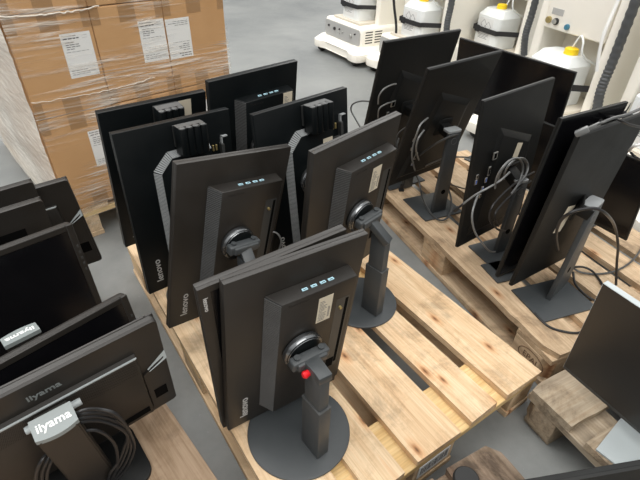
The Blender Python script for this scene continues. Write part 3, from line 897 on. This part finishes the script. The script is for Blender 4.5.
def thin(label, W, H, x, y, z, yaw, tilt, roll, facing='back', base=None, baseyaw=0, cold=.10, coltop=.40, plate=(.20, .17), ports=(), paper=None, stand=True, group='thin monitors on the right pallet', floorz=.1445, silver=False, hump=True, matt=False, dots=False, colfix=None, rolled=0, rootxy=None, capped=True, colw=.066, colt=.82, coldx=0):
    b = base or (rootxy or (x, y))
    rootm = T(b[0], b[1], floorz) @ rz(baseyaw)
    root = empty('computer_monitor', rootm, label, 'monitor', group); inv = rootm.inverted()
    P = inv @ pose(x, y, z, yaw, tilt, roll)
    if facing == 'front': P = P @ T(0, .0208 if matt else .0158, 0) @ rz(180)
    sh_, hp, sc = thin_meshes(W, H)
    if matt:
        def shm():
            bm = bmesh.new(); pl = [(-W / 2, 0), (W / 2, 0), (W / 2, H), (-W / 2, H)]
            prism(bm, pl, .004, .020, bev=.0008, seg=1); return mesh('back_cover', bm, M['silver'] if silver else M['black_matt'], True)
        sh_ = cached(('shm', W, H, silver), shm)
        def scm():
            bm = bmesh.new(); box(bm, -W / 2 + .0012, W / 2 - .0012, .0195, .0206, .010, H - .0015); return mesh('screen', bm, M['screen_matt'])
        sc = cached(('scm', W, H), scm)
        def chin():
            bm = bmesh.new(); box(bm, -W / 2 + .0012, W / 2 - .0012, .0195, .0212, .0008, .0095, .0003, 1); return mesh('lower_bezel', bm, M['dark_edge'])
        part('lower_bezel', cached(('chin', W), chin), root, P)
    part('back_cover', sh_, root, P); part('screen', sc, root, P)
    if hump: rh = part('rear_housing', hp, root, P)
    if facing == 'back' or facing == 'front':
        for (px, pz, k) in ports:
            part('socket', port(('port', k), *{'u': (.010, .014, 'hole'), 'b': (.010, .018, 'usb_blue'), 'd': (.011, .034, 'hole'), 'p': (.022, .026, 'hole')}[k]), root, P @ T(px, -.0090 if px > -.14 else .001, pz))
    if paper:
        px, pz, w_, h_, rr = paper
        bm = bmesh.new(); box(bm, -w_ / 2, w_ / 2, -.0006, .0002, -h_ / 2, h_ / 2)
        part('rating_label', mesh('rating_label', bm, M['cream_paper']), root, P @ T(px, -.0095 if hump else .0018, pz) @ Matrix.Rotation(R(rr), 4, 'Y'))
    if stand:
        sg = -1
        if colfix: cw = Vector((colfix[0], colfix[1], 0)); cyaw = R(colfix[2])
        else:
            cw = pose(x, y, z, yaw, tilt, roll) @ Vector((0, -cold if facing == 'back' else cold + .02, H * .5)); cyaw = R(baseyaw)
        cl_ = inv @ Vector((cw.x, cw.y, floorz))
        sm = M['silver'] if silver else M['stand']
        bm = bmesh.new(); prism_z(bm, [(-plate[0] / 2, -plate[1] / 2), (plate[0] / 2, -plate[1] / 2), (plate[0] / 2, plate[1] / 2), (-plate[0] / 2, plate[1] / 2)], 0, .006, .0012)
        part('foot_plate', mesh('foot_plate', bm, sm, True), root)
        Cm = T(cl_.x, cl_.y, 0) @ Matrix.Rotation(cyaw - R(baseyaw), 4, 'Z')
        bm = bmesh.new(); w2 = colw / 2; wt = w2 * colt
        box(bm, -w2, w2, -.008, .008, .004, coltop, .002, 2, top=((-wt + coldx, wt + coldx), (-.008, .008)))
        cc = part('column', mesh('column', bm, sm, True), root, Cm)
        if capped:
            bm = bmesh.new(); prism_z(bm, rrect(wt * 2 + .006, .040, .008, 4), coltop - .002, coltop + .007, .001)
            part('column_cap', mesh('column_cap', bm, M['vent_light'], True), root, Cm @ T(coldx, .012 if facing == 'back' else -.012, 0))
            bm = bmesh.new(); lathe(bm, [(.012, .0012), (.013, .0012), (.013, 0), (.012, 0), (.012, .0012)], 24, T(0, -.008, coltop - .035) @ Matrix.Rotation(R(90), 4, 'X'))
            part('column_mark', mesh('column_mark', bm, M['logo_dim']), cc)
            bm = bmesh.new(); lathe(bm, [(0, .001), (.010, .001), (.010, 0), (0, 0)], 24, T(0, -.008, .10) @ Matrix.Rotation(R(90), 4, 'X'))
            part('cable_hole', mesh('cable_hole', bm, M['hole']), cc)
        # hinge arm
        hpnt = P @ Vector((0, -.009 if hump else .001, H * .5)); a = Cm @ Vector((0, 0, coltop - .02))
        d = hpnt - a; L = d.length
        if L > .01:
            d.normalize(); side = d.cross(Vector((0, 0, 1))).normalized(); upv = side.cross(d).normalized()
            fr_ = Matrix(((d.x, side.x, upv.x, a.x), (d.y, side.y, upv.y, a.y), (d.z, side.z, upv.z, a.z), (0, 0, 0, 1)))
            bm = bmesh.new(); box(bm, 0, L, -.02, .02, -.018, .018, .003, 2); box(bm, L - .008, L, -.035, .035, -.035, .035, .004, 2)
            bmesh.ops.transform(bm, matrix=fr_, verts=bm.verts)
            part('hinge_arm', mesh('hinge_arm', bm, M['black_matt'], True), root)
    return root
PT = [(-.088, .335, 'p'), (-.104, .285, 'd'), (-.112, .255, 'b'), (-.122, .225, 'b'), (-.128, .20, 'u'), (-.148, .275, 'u'), (-.15, .255, 'b')]
thin('black thin monitor farthest left on the right pallet, back to us', .394, .592, .306, 1.933, .200, .613, .183, .003, base=(.352, 1.905), baseyaw=30, ports=PT[:4], cold=.08, coltop=.36, plate=(.2, .15), colw=.05, capped=False)
thin('black thin monitor on a flat foot plate, second from the left on the right pallet', .36, .54, .418, 1.775, .235, .609, .275, -.036, base=(.4725, 1.674), baseyaw=24, plate=(.185, .175), ports=[(-.138, .245, 'u'), (-.13, .20, 'u'), (-.092, .11, 'b'), (-.09, .15, 'd')], coltop=.355, colfix=(.487, 1.635, 26))
thin('grey-black thin monitor upright in the middle of the right pallet, sockets on its left flank', .36, .53, .637, 1.425, .202, .64, -.052, -.023, base=(.68, 1.36), baseyaw=24, plate=(.19, .17), ports=PT, paper=(.035, .315, .03, .06, 15), coltop=.30, cold=.075, colw=.05)
thin('thin monitor with its glossy screen towards us, squeezed between two upright ones', .27, .55, .694, 1.207, .218, .524, .054, -.001, facing='front', base=(.66, 1.265), baseyaw=20, plate=(.14, .10), coltop=.25, hump=False, cold=.05, colw=.04)
thin('grey-black thin monitor upright beside the foot plate nearest us on the right pallet', .325, .53, .754, 1.200, .207, .582, .061, -.002, base=(.775, 1.125), baseyaw=20, plate=(.215, .155), paper=(-.033, .225, .040, .095, 10), coltop=.335, colfix=(.802, 1.166, 45), colw=.14, colt=.5, hump=False, coldx=.022)
# screens of the right side that face left
thin('wide black screen turned towards us at the far end of the right pallet', .54, .32, .798, 2.047, .369, -.855, .14, .033, facing='front', base=(.84, 2.09), baseyaw=-49, plate=(.22, .16), coltop=.36, hump=True)
thin('black screen at the right edge, its lower corner showing behind the upright monitors', .54, .32, .976, 1.611, .200, -1.004, .17, -.02, facing='front', base=(1.03, 1.64), baseyaw=-57, plate=(.22, .15), coltop=.25)
thin('matt grey-black screen on a silver foot, lower right', .54, .32, .796, .570, .199, -1.04, .094, .008, facing='front', base=(.806, .568), baseyaw=-50, plate=(.22, .15), coltop=.22, silver=True, matt=True, group='matt-screened monitors on the weathered pallet', capped=False)
thin('matt grey-black screen behind the one on the silver foot, at the right picture edge', .54, .32, .965, .64, .200, -1.30, .132, -.014, facing='front', base=(1.01, .66), baseyaw=-75, plate=(.2, .14), coltop=.22, silver=True, matt=True, group='matt-screened monitors on the weathered pallet', capped=False)
# monitor whose top edge shows along the bottom picture edge
thin('black monitor of which only the top edge shows in the lower right corner', .44, .32, .440, .3625, .188, R(10.8), .02, 0.0, base=(.45, .325), baseyaw=11, plate=(.18, .13), coltop=.22, group=None)
# ------------------------------------------------------------------ left group
IW, IH = .444, .34
def ii_shell():
    bm = bmesh.new()
    prism(bm, rrect(IW, IH, .010, 3, 0, IH / 2), .005, .0165, bev=.0008, seg=1)
    pl = rrect(IW, IH, .010, 3, 0, IH / 2)
    prism(bm, [(x * .996, (z - IH / 2) * .992 + IH / 2) for x, z in pl], 0, .0052, taper=pl)
    return mesh('back_cover', bm, M['black'], True)
def ii_hump():
    bm = bmesh.new()
    pl = [(-.166, .020), (.166, .020), (.166, .268), (-.166, .268)]
    prism(bm, [(x * .97, z * .98 + .003) for x, z in pl], -.012, .001, taper=pl, bev=.001, seg=1)
    # two lower side wings
    for s in (-1, 1):
        q = [(s * .166, .025), (s * .215, .025), (s * .215, .212), (s * .166, .178)]
        prism(bm, q, -.005, .001)
    return mesh('rear_housing', bm, M['black'], True)
def ii_ridge():
    bm = bmesh.new()
    prism(bm, [(-.161, .2645), (.161, .2645), (.164, .2685), (-.164, .2685)], -.0128, -.0095, bev=.0004, seg=1)
    return mesh('light_ridge', bm, M['silver'])
def ii_dots():
    bm = bmesh.new(); s = .0016
    for i in range(78):
        for j in range(13):
            x = -.153 + i * .004 + (j % 2) * .002; z = .212 + j * .004
            if z > .262: continue
            v = [bm.verts.new((x + a * s * .6, -.0126, z + b_ * s * .6)) for a, b_ in ((-1, 0), (0, -1), (1, 0), (0, 1))]; bm.faces.new(v)
    for v in bm.verts: v.co.z = v.co.z * .98 + .003
    return mesh('perforation', bm, M['hole'])
def ii_slots():
    bm = bmesh.new()
    box(bm, .176, .205, -.0056, -.001, .060, .100); box(bm, .095, .155, -.0124, -.008, .035, .058)
    return mesh('port_slots', bm, M['hole'])
def ii_facet():
    bm = bmesh.new()
    v = [bm.verts.new(c) for c in ((.178, -.0012, .188), (.221, -.0012, .226), (.221, -.0075, .206), (.180, -.0060, .184), )]
    bm.faces.new(v); r_ = bmesh.ops.extrude_face_region(bm, geom=bm.faces[:])
    for g in r_['geom']:
        if isinstance(g, bmesh.types.BMVert): g.co.y += .0015
    return mesh('facet_glint', bm, M['silver'])  # silver puts the facet's highlight into the colour of the black back
def ii_bezel():
    bm = bmesh.new(); b = .016; y0, y1 = .0166, .0225
    for q in ((-IW / 2, -IW / 2 + b, 0, IH), (IW / 2 - b, IW / 2, 0, IH), (-IW / 2 + b, IW / 2 - b, 0, .022), (-IW / 2 + b, IW / 2 - b, IH - b, IH)): box(bm, q[0], q[1], y0, y1, q[2], q[3], .0015, 1)
    return mesh('front_bezel', bm, M['black'], True)
def ii_screen():
    bm = bmesh.new(); box(bm, -IW / 2 + .0162, IW / 2 - .0162, .0166, .0195, .0222, IH - .0162); return mesh('screen', bm, M['screen'])
def ii_buttons():
    bm = bmesh.new()
    for k in range(5): box(bm, -IW / 2 + .004, -IW / 2 + .009, .0222, .0234, .20 + k * .018, .208 + k * .018, .0004, 1)
    return mesh('buttons', bm, M['dark_edge'])
def ii_handle():
    bm = bmesh.new(); box(bm, -.14, .157, -.0004, .004, .222, .270); return mesh('carry_slot', bm, M['hole'])
def iiyama(label, x, y, z, yaw, tilt, roll, facing='back', floorz=.1525, kind='ridge', S_=1, stand='cap', group='monitors on the left pallet', topz=.284, fo=None, fd=.17, topd=.064):
    m0 = pose(x, y, z, yaw, tilt, roll)
    f = -1 if facing == 'back' else 1
    b = m0 @ Vector((0, fo if fo is not None else (-.045 if facing == 'back' else .085), 0))
    rootm = T(b.x, b.y, floorz) @ Matrix.Rotation(yaw, 4, 'Z')
    root = empty('computer_monitor', rootm, label, 'monitor', group); inv = rootm.inverted()
    P = inv @ m0
    if facing == 'front': P = P @ T(0, .0225, 0) @ rz(180)
    if S_ != 1: P = P @ Matrix.Scale(S_, 4)
    part('back_cover', cached('ish', ii_shell), root, P)
    part('front_bezel', cached('ibz', ii_bezel), root, P); part('screen', cached('isc', ii_screen), root, P)
    if facing == 'front': part('buttons', cached('ibt', ii_buttons), root, P @ T(0, 0, 0))
    if kind == 'ridge':
        h = part('rear_housing', cached('ihu', ii_hump), root, P)
        part('light_ridge', cached('iri', ii_ridge), h)['label'] = 'light grey ridge line'
        part('perforation', cached('ido', ii_dots), h); part('port_slots', cached('isl', ii_slots), h)
        part('facet_glint', cached('ifa', ii_facet), h)
        if facing == 'back': part('logo', cached('ilo', lambda: text_mesh('iiyama', .023, M['silver_cap'], bold=.0004)), root, P @ T(.005, -.0002, .297) @ ON_BACK)['label'] = 'grey maker lettering'
    else:
        part('carry_slot', cached('iha', ii_handle), root, P)
    # stand
    bm = bmesh.new(); prism_z(bm, rrect(.21, fd, .035, 6), 0, .010, .002)
    part('foot', mesh('foot', bm, M['black_matt'], True), root, T(0, 0, 0))
    # column leaning a little, flat silver cap on top that faces upwards
    ydir = -1 if facing == 'back' else 1
    top = P @ Vector((0, -topd, topz)); bot = Vector((0, ydir * .012 if facing == 'back' else .012, .006))
    w2 = .033; e = Vector((1, 0, 0)); outv = Vector((0, ydir, 0))
    bm = bmesh.new(); q = []
    for (c, t_, k) in ((bot, .020, 1.12), (top, .019, 1.0)):
        q.append([bm.verts.new((c.x + sx_ * w2 * k, c.y + sy_ * t_, c.z)) for sx_, sy_ in ((-1, -1), (1, -1), (1, 1), (-1, 1))])
    for k in range(4): bm.faces.new([q[0][k], q[0][(k + 1) % 4], q[1][(k + 1) % 4], q[1][k]])
    bm.faces.new(q[0][::-1]); bm.faces.new(q[1])
    bmesh.ops.bevel(bm, geom=bm.edges[:], offset=.003, segments=2, affect='EDGES')
    part('column', mesh('column', bm, M['black'], True), root)
    bm = bmesh.new(); segs = 10
    def yz(u): return top + outv * (-.022 + .044 * u) + Vector((0, 0, .014 - .011 * u))
    rows = []
    for i in range(segs + 1):
        t_ = -1 + 2 * i / segs
        a = yz(0) + e * (w2 * 1.04 * t_); b_ = yz(.86 + .14 * (1 - t_ * t_)) + e * (w2 * 1.04 * t_)
        rows.append([bm.verts.new(a), bm.verts.new(b_), bm.verts.new(a - Vector((0, 0, .010))), bm.verts.new(b_ - Vector((0, 0, .009)))])
    for a, b_ in zip(rows, rows[1:]):
        bm.faces.new([a[0], b_[0], b_[1], a[1]]); bm.faces.new([a[2], a[3], b_[3], b_[2]]); bm.faces.new([a[0], a[2], b_[2], b_[0]]); bm.faces.new([a[1], b_[1], b_[3], a[3]])
    for r_ in (rows[0], rows[-1]): bm.faces.new([r_[0], r_[1], r_[3], r_[2]])
    cp = part('column_cap', mesh('column_cap', bm, M['silver_cap']), root); cp['label'] = 'pale silver cap'
    za = (yz(0) - yz(1)).normalized().cross(-e if ydir < 0 else e); za = za if za.z > 0 else -za
    xa = e if ydir < 0 else -e; ya = za.cross(xa); cc = yz(.46) + za * .0003
    tm4 = Matrix(((xa.x, ya.x, za.x, cc.x), (xa.y, ya.y, za.y, cc.y), (xa.z, ya.z, za.z, cc.z), (0, 0, 0, 1)))
    part('cap_lettering', cached('icl', lambda: text_mesh('iiyama', .0225, M['paper'], bold=.0004)), cp, tm4)['label'] = 'white maker lettering'
    # hinge bar
    bm = bmesh.new(); lathe(bm, [(0, -.048), (.007, -.048), (.0075, -.045), (.0075, .045), (.007, .048), (0, .048)], 16, Matrix.Rotation(R(90), 4, 'Y'))
    part('hinge_bar', mesh('hinge_bar', bm, M['silver'], True), root, P @ T(0, -.026, .250))
    bm = bmesh.new(); box(bm, -.03, .03, -.045, -.014, .215, .262, .003, 1)
    part('hinge_block', mesh('hinge_block', bm, M['black'], True), root, P)
    return root
iiyama('nearest left monitor back, large maker lettering above a light ridge', -.51, .536, .189, R(40.4), R(10.3), R(-2.6))
iiyama('monitor with its dark screen towards us directly behind the nearest left one', -.532, .577, .165, R(46.5), R(-5.2), R(-2.0), facing='front', S_=.92, topz=.315)
iiyama('black screen with buttons along its right bezel, third from the front on the left', -.751, .754, .200, R(43.5), R(-3.1), R(-.4), facing='front', fo=.062, fd=.11)
iiyama('monitor back with a slot, standing behind the screen with buttons', -.887, .879, .23, R(43.7), R(3.1), R(.6), kind='slot', S_=.94, fo=0.0, fd=.11, topd=.050)
iiyama('upper monitor back with a slot at the left picture edge, the farther of two', -.955, .991, .235, R(41.6), R(2.7), R(-.6), kind='slot', S_=.90, floorz=.1445, fo=-.016, fd=.11, topd=.050)
iiyama('monitor back with a painted facet highlight near its edge, rearmost right of the left group', -.923, 1.102, .161, R(32.8), R(4.1), R(-4.1), kind='ridge', S_=.98, floorz=.1445, fo=.055, fd=.11, topd=.05)
# ------------------------------------------------------------------ small round stub on the dark pallet
bm = bmesh.new(); lathe(bm, [(0, .010), (.026, .010), (.029, .007), (.030, 0), (0, 0)], 40)
o = part('round_knob', mesh('round_knob', bm, M['rubber'], True), None, T(.348, .523, .1445)); tag(o, 'black round plastic foot lying on the dark pallet at the bottom edge', 'foot')
# ------------------------------------------------------------------ cables
CABLES = {
  'loop_m5': [(0.37, 2.024, 0.5), (0.324, 1.971, 0.5), (0.269, 1.931, 0.5), (0.216, 1.941, 0.49), (0.163, 1.976, 0.48), (0.126, 1.99, 0.46), (0.119, 1.997, 0.43), (0.138, 1.981, 0.4), (0.162, 1.954, 0.37)],
  'power_r2': [(0.356, 1.802, 0.165), (0.357, 1.802, 0.19), (0.367, 1.793, 0.24), (0.379, 1.731, 0.33), (0.4, 1.672, 0.4), (0.426, 1.618, 0.46), (0.463, 1.608, 0.49), (0.503, 1.638, 0.49)],
  'loop_r2': [(0.311, 1.785, 0.4), (0.306, 1.766, 0.36), (0.341, 1.767, 0.31), (0.388, 1.776, 0.26), (0.419, 1.763, 0.21), (0.43, 1.714, 0.17), (0.444, 1.631, 0.158), (0.47, 1.563, 0.155), (0.506, 1.564, 0.156), (0.536, 1.618, 0.165), (0.542, 1.672, 0.19), (0.53, 1.702, 0.22), (0.515, 1.699, 0.25)],
  'sig_r2': [(0.382, 1.775, 0.27), (0.422, 1.767, 0.28), (0.45, 1.729, 0.32), (0.49, 1.698, 0.36), (0.532, 1.67, 0.38), (0.6, 1.705, 0.36), (0.665, 1.742, 0.33)],
  'low_r2': [(0.514, 1.691, 0.25), (0.563, 1.721, 0.22), (0.623, 1.75, 0.19), (0.678, 1.779, 0.17)],
  'r4_a': [(0.445, 1.259, 0.413), (0.476, 1.247, 0.461), (0.511, 1.25, 0.486), (0.548, 1.266, 0.503), (0.575, 1.275, 0.531)],
  'r4_b': [(0.511, 1.309, 0.432), (0.484, 1.251, 0.43), (0.473, 1.216, 0.4), (0.495, 1.216, 0.343), (0.534, 1.229, 0.291), (0.578, 1.258, 0.236), (0.619, 1.299, 0.201)],
  'r4_c0': [(0.567, 1.314, 0.472), (0.558, 1.303, 0.497), (0.555, 1.293, 0.522), (0.56, 1.291, 0.541), (0.574, 1.301, 0.552), (0.595, 1.322, 0.551), (0.622, 1.348, 0.542), (0.648, 1.376, 0.525), (0.67, 1.394, 0.506), (0.682, 1.4, 0.487), (0.683, 1.393, 0.472), (0.674, 1.377, 0.459), (0.659, 1.359, 0.448), (0.643, 1.345, 0.44)],
  'r4_c1': [(0.577, 1.308, 0.487), (0.569, 1.297, 0.509), (0.566, 1.287, 0.532), (0.569, 1.283, 0.549), (0.581, 1.291, 0.559), (0.599, 1.31, 0.558), (0.623, 1.335, 0.549), (0.646, 1.36, 0.534), (0.664, 1.376, 0.517), (0.674, 1.38, 0.502), (0.674, 1.372, 0.489), (0.665, 1.356, 0.479), (0.652, 1.34, 0.471), (0.638, 1.328, 0.463)],
  'r4_c2': [(0.539, 1.264, 0.478), (0.531, 1.254, 0.507), (0.528, 1.245, 0.536), (0.533, 1.242, 0.56), (0.546, 1.251, 0.573), (0.566, 1.271, 0.575), (0.59, 1.296, 0.567), (0.614, 1.322, 0.551), (0.632, 1.338, 0.531), (0.643, 1.342, 0.509), (0.642, 1.334, 0.489), (0.633, 1.317, 0.472), (0.619, 1.3, 0.458), (0.604, 1.286, 0.447)],
  'r4_d': [(0.719, 1.415, 0.459), (0.649, 1.351, 0.462), (0.585, 1.29, 0.451), (0.536, 1.239, 0.425), (0.542, 1.241, 0.375), (0.596, 1.289, 0.307), (0.648, 1.337, 0.265)],
  'r4_e': [(0.717, 1.412, 0.426), (0.649, 1.348, 0.425), (0.59, 1.291, 0.409), (0.559, 1.254, 0.385), (0.589, 1.272, 0.33)],
  'r6_over': [(0.703, 1.094, 0.374), (0.646, 1.038, 0.465), (0.62, 1.004, 0.534), (0.618, 0.975, 0.581), (0.652, 0.985, 0.587), (0.685, 0.982, 0.591), (0.739, 1.009, 0.554), (0.883, 1.156, 0.42), (0.945, 1.188, 0.33), (0.991, 1.214, 0.24), (1.013, 1.195, 0.155)],
  'r6_flat': [(0.895, 1.284, 0.16), (0.919, 1.261, 0.153), (0.971, 1.256, 0.15), (1.038, 1.27, 0.15), (1.112, 1.312, 0.15), (1.181, 1.373, 0.15), (1.237, 1.437, 0.15)],
  'r6_flat2': [(0.891, 1.266, 0.17), (0.936, 1.28, 0.16), (0.963, 1.266, 0.155), (0.973, 1.23, 0.15), (0.971, 1.174, 0.15)],
  'r6_flat3': [(0.88, 1.239, 0.17), (0.875, 1.199, 0.155), (0.884, 1.16, 0.15), (0.898, 1.132, 0.15), (0.921, 1.11, 0.15)],
  'p2_front': [(0.689, 1.055, 0.15), (0.699, 1.027, 0.148), (0.716, 0.998, 0.148), (0.747, 0.983, 0.148), (0.788, 0.977, 0.148), (0.836, 0.991, 0.148)],
  'top_r6': [(0.648, 1.065, 0.772), (0.66, 1.059, 0.784), (0.69, 1.073, 0.79), (0.728, 1.092, 0.791), (0.761, 1.101, 0.803), (0.801, 1.114, 0.812)],
  'top_r6b': [(0.724, 1.177, 0.74), (0.762, 1.227, 0.728), (0.743, 1.164, 0.757), (0.728, 1.105, 0.772), (0.773, 1.124, 0.753), (0.849, 1.176, 0.725)],
  'r7_c': [(0.846, 1.192, 0.651), (0.838, 1.174, 0.671), (0.846, 1.166, 0.682), (0.879, 1.176, 0.675)],
  'r7_d': [(0.862, 1.203, 0.64), (0.859, 1.177, 0.641), (0.888, 1.185, 0.628), (0.941, 1.222, 0.605)],
  'l1_r0': [(-0.432, 0.463, 0.439), (-0.413, 0.471, 0.446), (-0.393, 0.485, 0.428), (-0.379, 0.5, 0.389), (-0.375, 0.51, 0.33), (-0.383, 0.513, 0.264), (-0.4, 0.503, 0.217), (-0.421, 0.493, 0.185), (-0.444, 0.48, 0.158)],
  'l1_r1': [(-0.435, 0.462, 0.43), (-0.416, 0.471, 0.433), (-0.397, 0.485, 0.415), (-0.379, 0.496, 0.382), (-0.373, 0.504, 0.332), (-0.386, 0.508, 0.273), (-0.404, 0.497, 0.229), (-0.425, 0.487, 0.196), (-0.444, 0.48, 0.158)],
  'l1_r2': [(-0.437, 0.463, 0.421), (-0.42, 0.471, 0.42), (-0.401, 0.485, 0.401), (-0.38, 0.492, 0.374), (-0.37, 0.498, 0.334), (-0.389, 0.504, 0.28), (-0.407, 0.491, 0.239), (-0.428, 0.481, 0.208), (-0.444, 0.48, 0.158)],
  'l1_r3': [(-0.43, 0.463, 0.448), (-0.409, 0.471, 0.458), (-0.39, 0.484, 0.441), (-0.366, 0.486, 0.424), (-0.358, 0.49, 0.372), (-0.379, 0.518, 0.256), (-0.396, 0.509, 0.206), (-0.418, 0.498, 0.173), (-0.444, 0.48, 0.158)],
  'l1_r8': [(-0.428, 0.462, 0.402), (-0.405, 0.469, 0.397), (-0.391, 0.475, 0.367), (-0.395, 0.487, 0.303), (-0.411, 0.49, 0.229), (-0.436, 0.485, 0.165)],
  'l1_l0': [(-0.482, 0.435, 0.377), (-0.487, 0.418, 0.375), (-0.503, 0.412, 0.342), (-0.519, 0.411, 0.289), (-0.529, 0.418, 0.225)],
  'l1_l1': [(-0.476, 0.44, 0.375), (-0.483, 0.423, 0.365), (-0.499, 0.418, 0.331), (-0.515, 0.417, 0.277), (-0.526, 0.423, 0.215)],
  'l1_l2': [(-0.47, 0.446, 0.372), (-0.48, 0.428, 0.356), (-0.496, 0.423, 0.32), (-0.512, 0.422, 0.266), (-0.524, 0.427, 0.204)],
  'l1_q': [(-0.498, 0.424, 0.423), (-0.497, 0.425, 0.396), (-0.497, 0.426, 0.363)],
  'm3_c': [(-0.154, 1.067, 0.419), (-0.137, 1.068, 0.426), (-0.121, 1.071, 0.417), (-0.113, 1.075, 0.389), (-0.12, 1.079, 0.353)],
  'r1_a': [(0.208, 1.761, 0.549), (0.205, 1.731, 0.591), (0.22, 1.73, 0.618), (0.25, 1.761, 0.624), (0.273, 1.791, 0.619)],
  'r1_b': [(0.216, 1.782, 0.484), (0.212, 1.742, 0.537), (0.239, 1.757, 0.552), (0.268, 1.805, 0.542)],
  'r2_a': [(0.374, 1.68, 0.311), (0.341, 1.614, 0.398), (0.332, 1.586, 0.46), (0.331, 1.55, 0.527), (0.342, 1.56, 0.557), (0.373, 1.605, 0.562)],
  'r2_b': [(0.38, 1.666, 0.364), (0.346, 1.589, 0.443), (0.342, 1.568, 0.496), (0.366, 1.603, 0.516)],
  'm5_x': [(0.304, 1.756, 0.36), (0.293, 1.737, 0.4), (0.296, 1.734, 0.44), (0.318, 1.724, 0.47), (0.345, 1.695, 0.5)],
}

def cable(keys, r, m, label, group=None, plug=None):
    bm = bmesh.new()
    for k in keys: tube(bm, CABLES[k], r, 8, 7)
    root = part('cable', mesh('cable', bm, m, True), None)
    tag(root, label, 'cable', group)
    if plug: plug_part(root, *plug)
    return root
def plug_part(root, k, end, L=.045, w_=.011, m=None, name='plug'):
    P = [Vector(p) for p in CABLES[k]]
    a, b_ = (P[0], P[1]) if end == 0 else (P[-1], P[-2])
    d = (a - b_).normalized(); s = d.cross(Vector((0, 0, 1))).normalized(); u_ = s.cross(d)
    fr_ = Matrix(((d.x, s.x, u_.x, a.x), (d.y, s.y, u_.y, a.y), (d.z, s.z, u_.z, a.z), (0, 0, 0, 1)))
    bm = bmesh.new(); box(bm, -.012, L * .35, -w_ * .5, w_ * .5, -w_ * .5, w_ * .5, .002, 2); box(bm, L * .3, L, -w_, w_, -w_ * .8, w_ * .8, .003, 2)
    bmesh.ops.transform(bm, matrix=fr_, verts=bm.verts)
    part(name, mesh(name, bm, m or M['cable'], True), root)
G_ = M['cable_grey']; B_ = M['cable']; Lc = M['cable_light']
cable(['loop_m5'], .0035, G_, 'dark cable looping above the middle monitors and hanging down to the left')
cable(['power_r2'], .0042, G_, 'dark power cable arching from its plug on the used pallet to the flat column', plug=('power_r2', 0, .045, .014))
cable(['loop_r2'], .0038, G_, 'cable hanging down and curling over the foot plate')
cable(['sig_r2'], .0032, Lc, 'light grey cable crossing in front of the flat column')
cable(['low_r2'], .0028, G_, 'thin cable threaded through the hole of the flat column')
cable(['r4_a'], .0034, Lc, 'light grey cable leading to the coil on the grey-black monitor', plug=('r4_a', 0, .03, .007))
cable(['r4_b'], .0032, Lc, 'cable hanging in a long curve below the sockets of the grey-black monitor')
cable(['r4_c0', 'r4_c1', 'r4_c2'], .0032, Lc, 'coil of cable hanging on the grey-black monitor')
cable(['r4_d'], .0034, B_, 'outer black cable bowing below the coil')
cable(['r4_e'], .0034, B_, 'inner black cable bowing below the coil')
cable(['r6_over'], .0042, B_, 'black cable draped over the top of the slanting column')
cable(['r6_flat'], .0036, G_, 'grey cable curving across the used pallet towards the right edge')
cable(['r6_flat2'], .0040, B_, 'short black cable lying beside the slanting column')
cable(['r6_flat3'], .0040, B_, 'black cable bending around the corner of the nearest foot plate')
cable(['p2_front'], .0038, B_, 'black cable lying in front of the nearest foot plate')
cable(['top_r6'], .0036, G_, 'cable with a grey connector hanging over the top of the upright monitors', plug=('top_r6', 0, .045, .009, M['cable_light']))
cable(['top_r6b'], .0034, B_, 'black cable bent over the top edge behind the grey connector')
cable(['r7_c'], .0040, M['cable_white'], 'white-shining cable at the right picture edge')
cable(['r7_d'], .0036, B_, 'black cable below the white-shining one at the right picture edge')
cable(['l1_r0', 'l1_r1', 'l1_r2', 'l1_r3', 'l1_r8'], .0032, B_, 'bundle of black cables looped on the right of the silver-capped column')
cable(['l1_l0', 'l1_l1', 'l1_l2'], .0032, B_, 'bundle of dark cables hanging left of the silver-capped column')
cable(['m3_c'], .0026, Lc, 'short light cable bent beside the brownish monitor')
cable(['r1_a', 'r1_b'], .0030, Lc, 'short cables looped on the back of the farthest-left thin monitor')
cable(['r2_a', 'r2_b'], .0034, Lc, 'cables plugged into the sockets of the second thin monitor')
cable(['m5_x'], .0030, G_, 'thin dark cable running up behind the middle monitors')
bm = bmesh.new(); tube(bm, [(.56, 4.0, .12), (.545, 3.92, .35), (.50, 3.90, .55), (.47, 3.9, .8), (.50, 3.95, 1.2)], .010, 8, 8)
o = part('cable', mesh('cable', bm, B_, True), None); tag(o, 'black cord hanging between the two machines at the left end of the row', 'cable')
bm = bmesh.new(); tube(bm, [(1.15, 2.03, .62), (1.14, 2.06, .75), (1.17, 2.10, .9), (1.2, 2.15, 1.2)], .007, 8, 8)
o = part('cable', mesh('cable', bm, M['cable_white'], True), None); tag(o, 'white cable hanging in front of the hose near the right picture edge', 'cable')
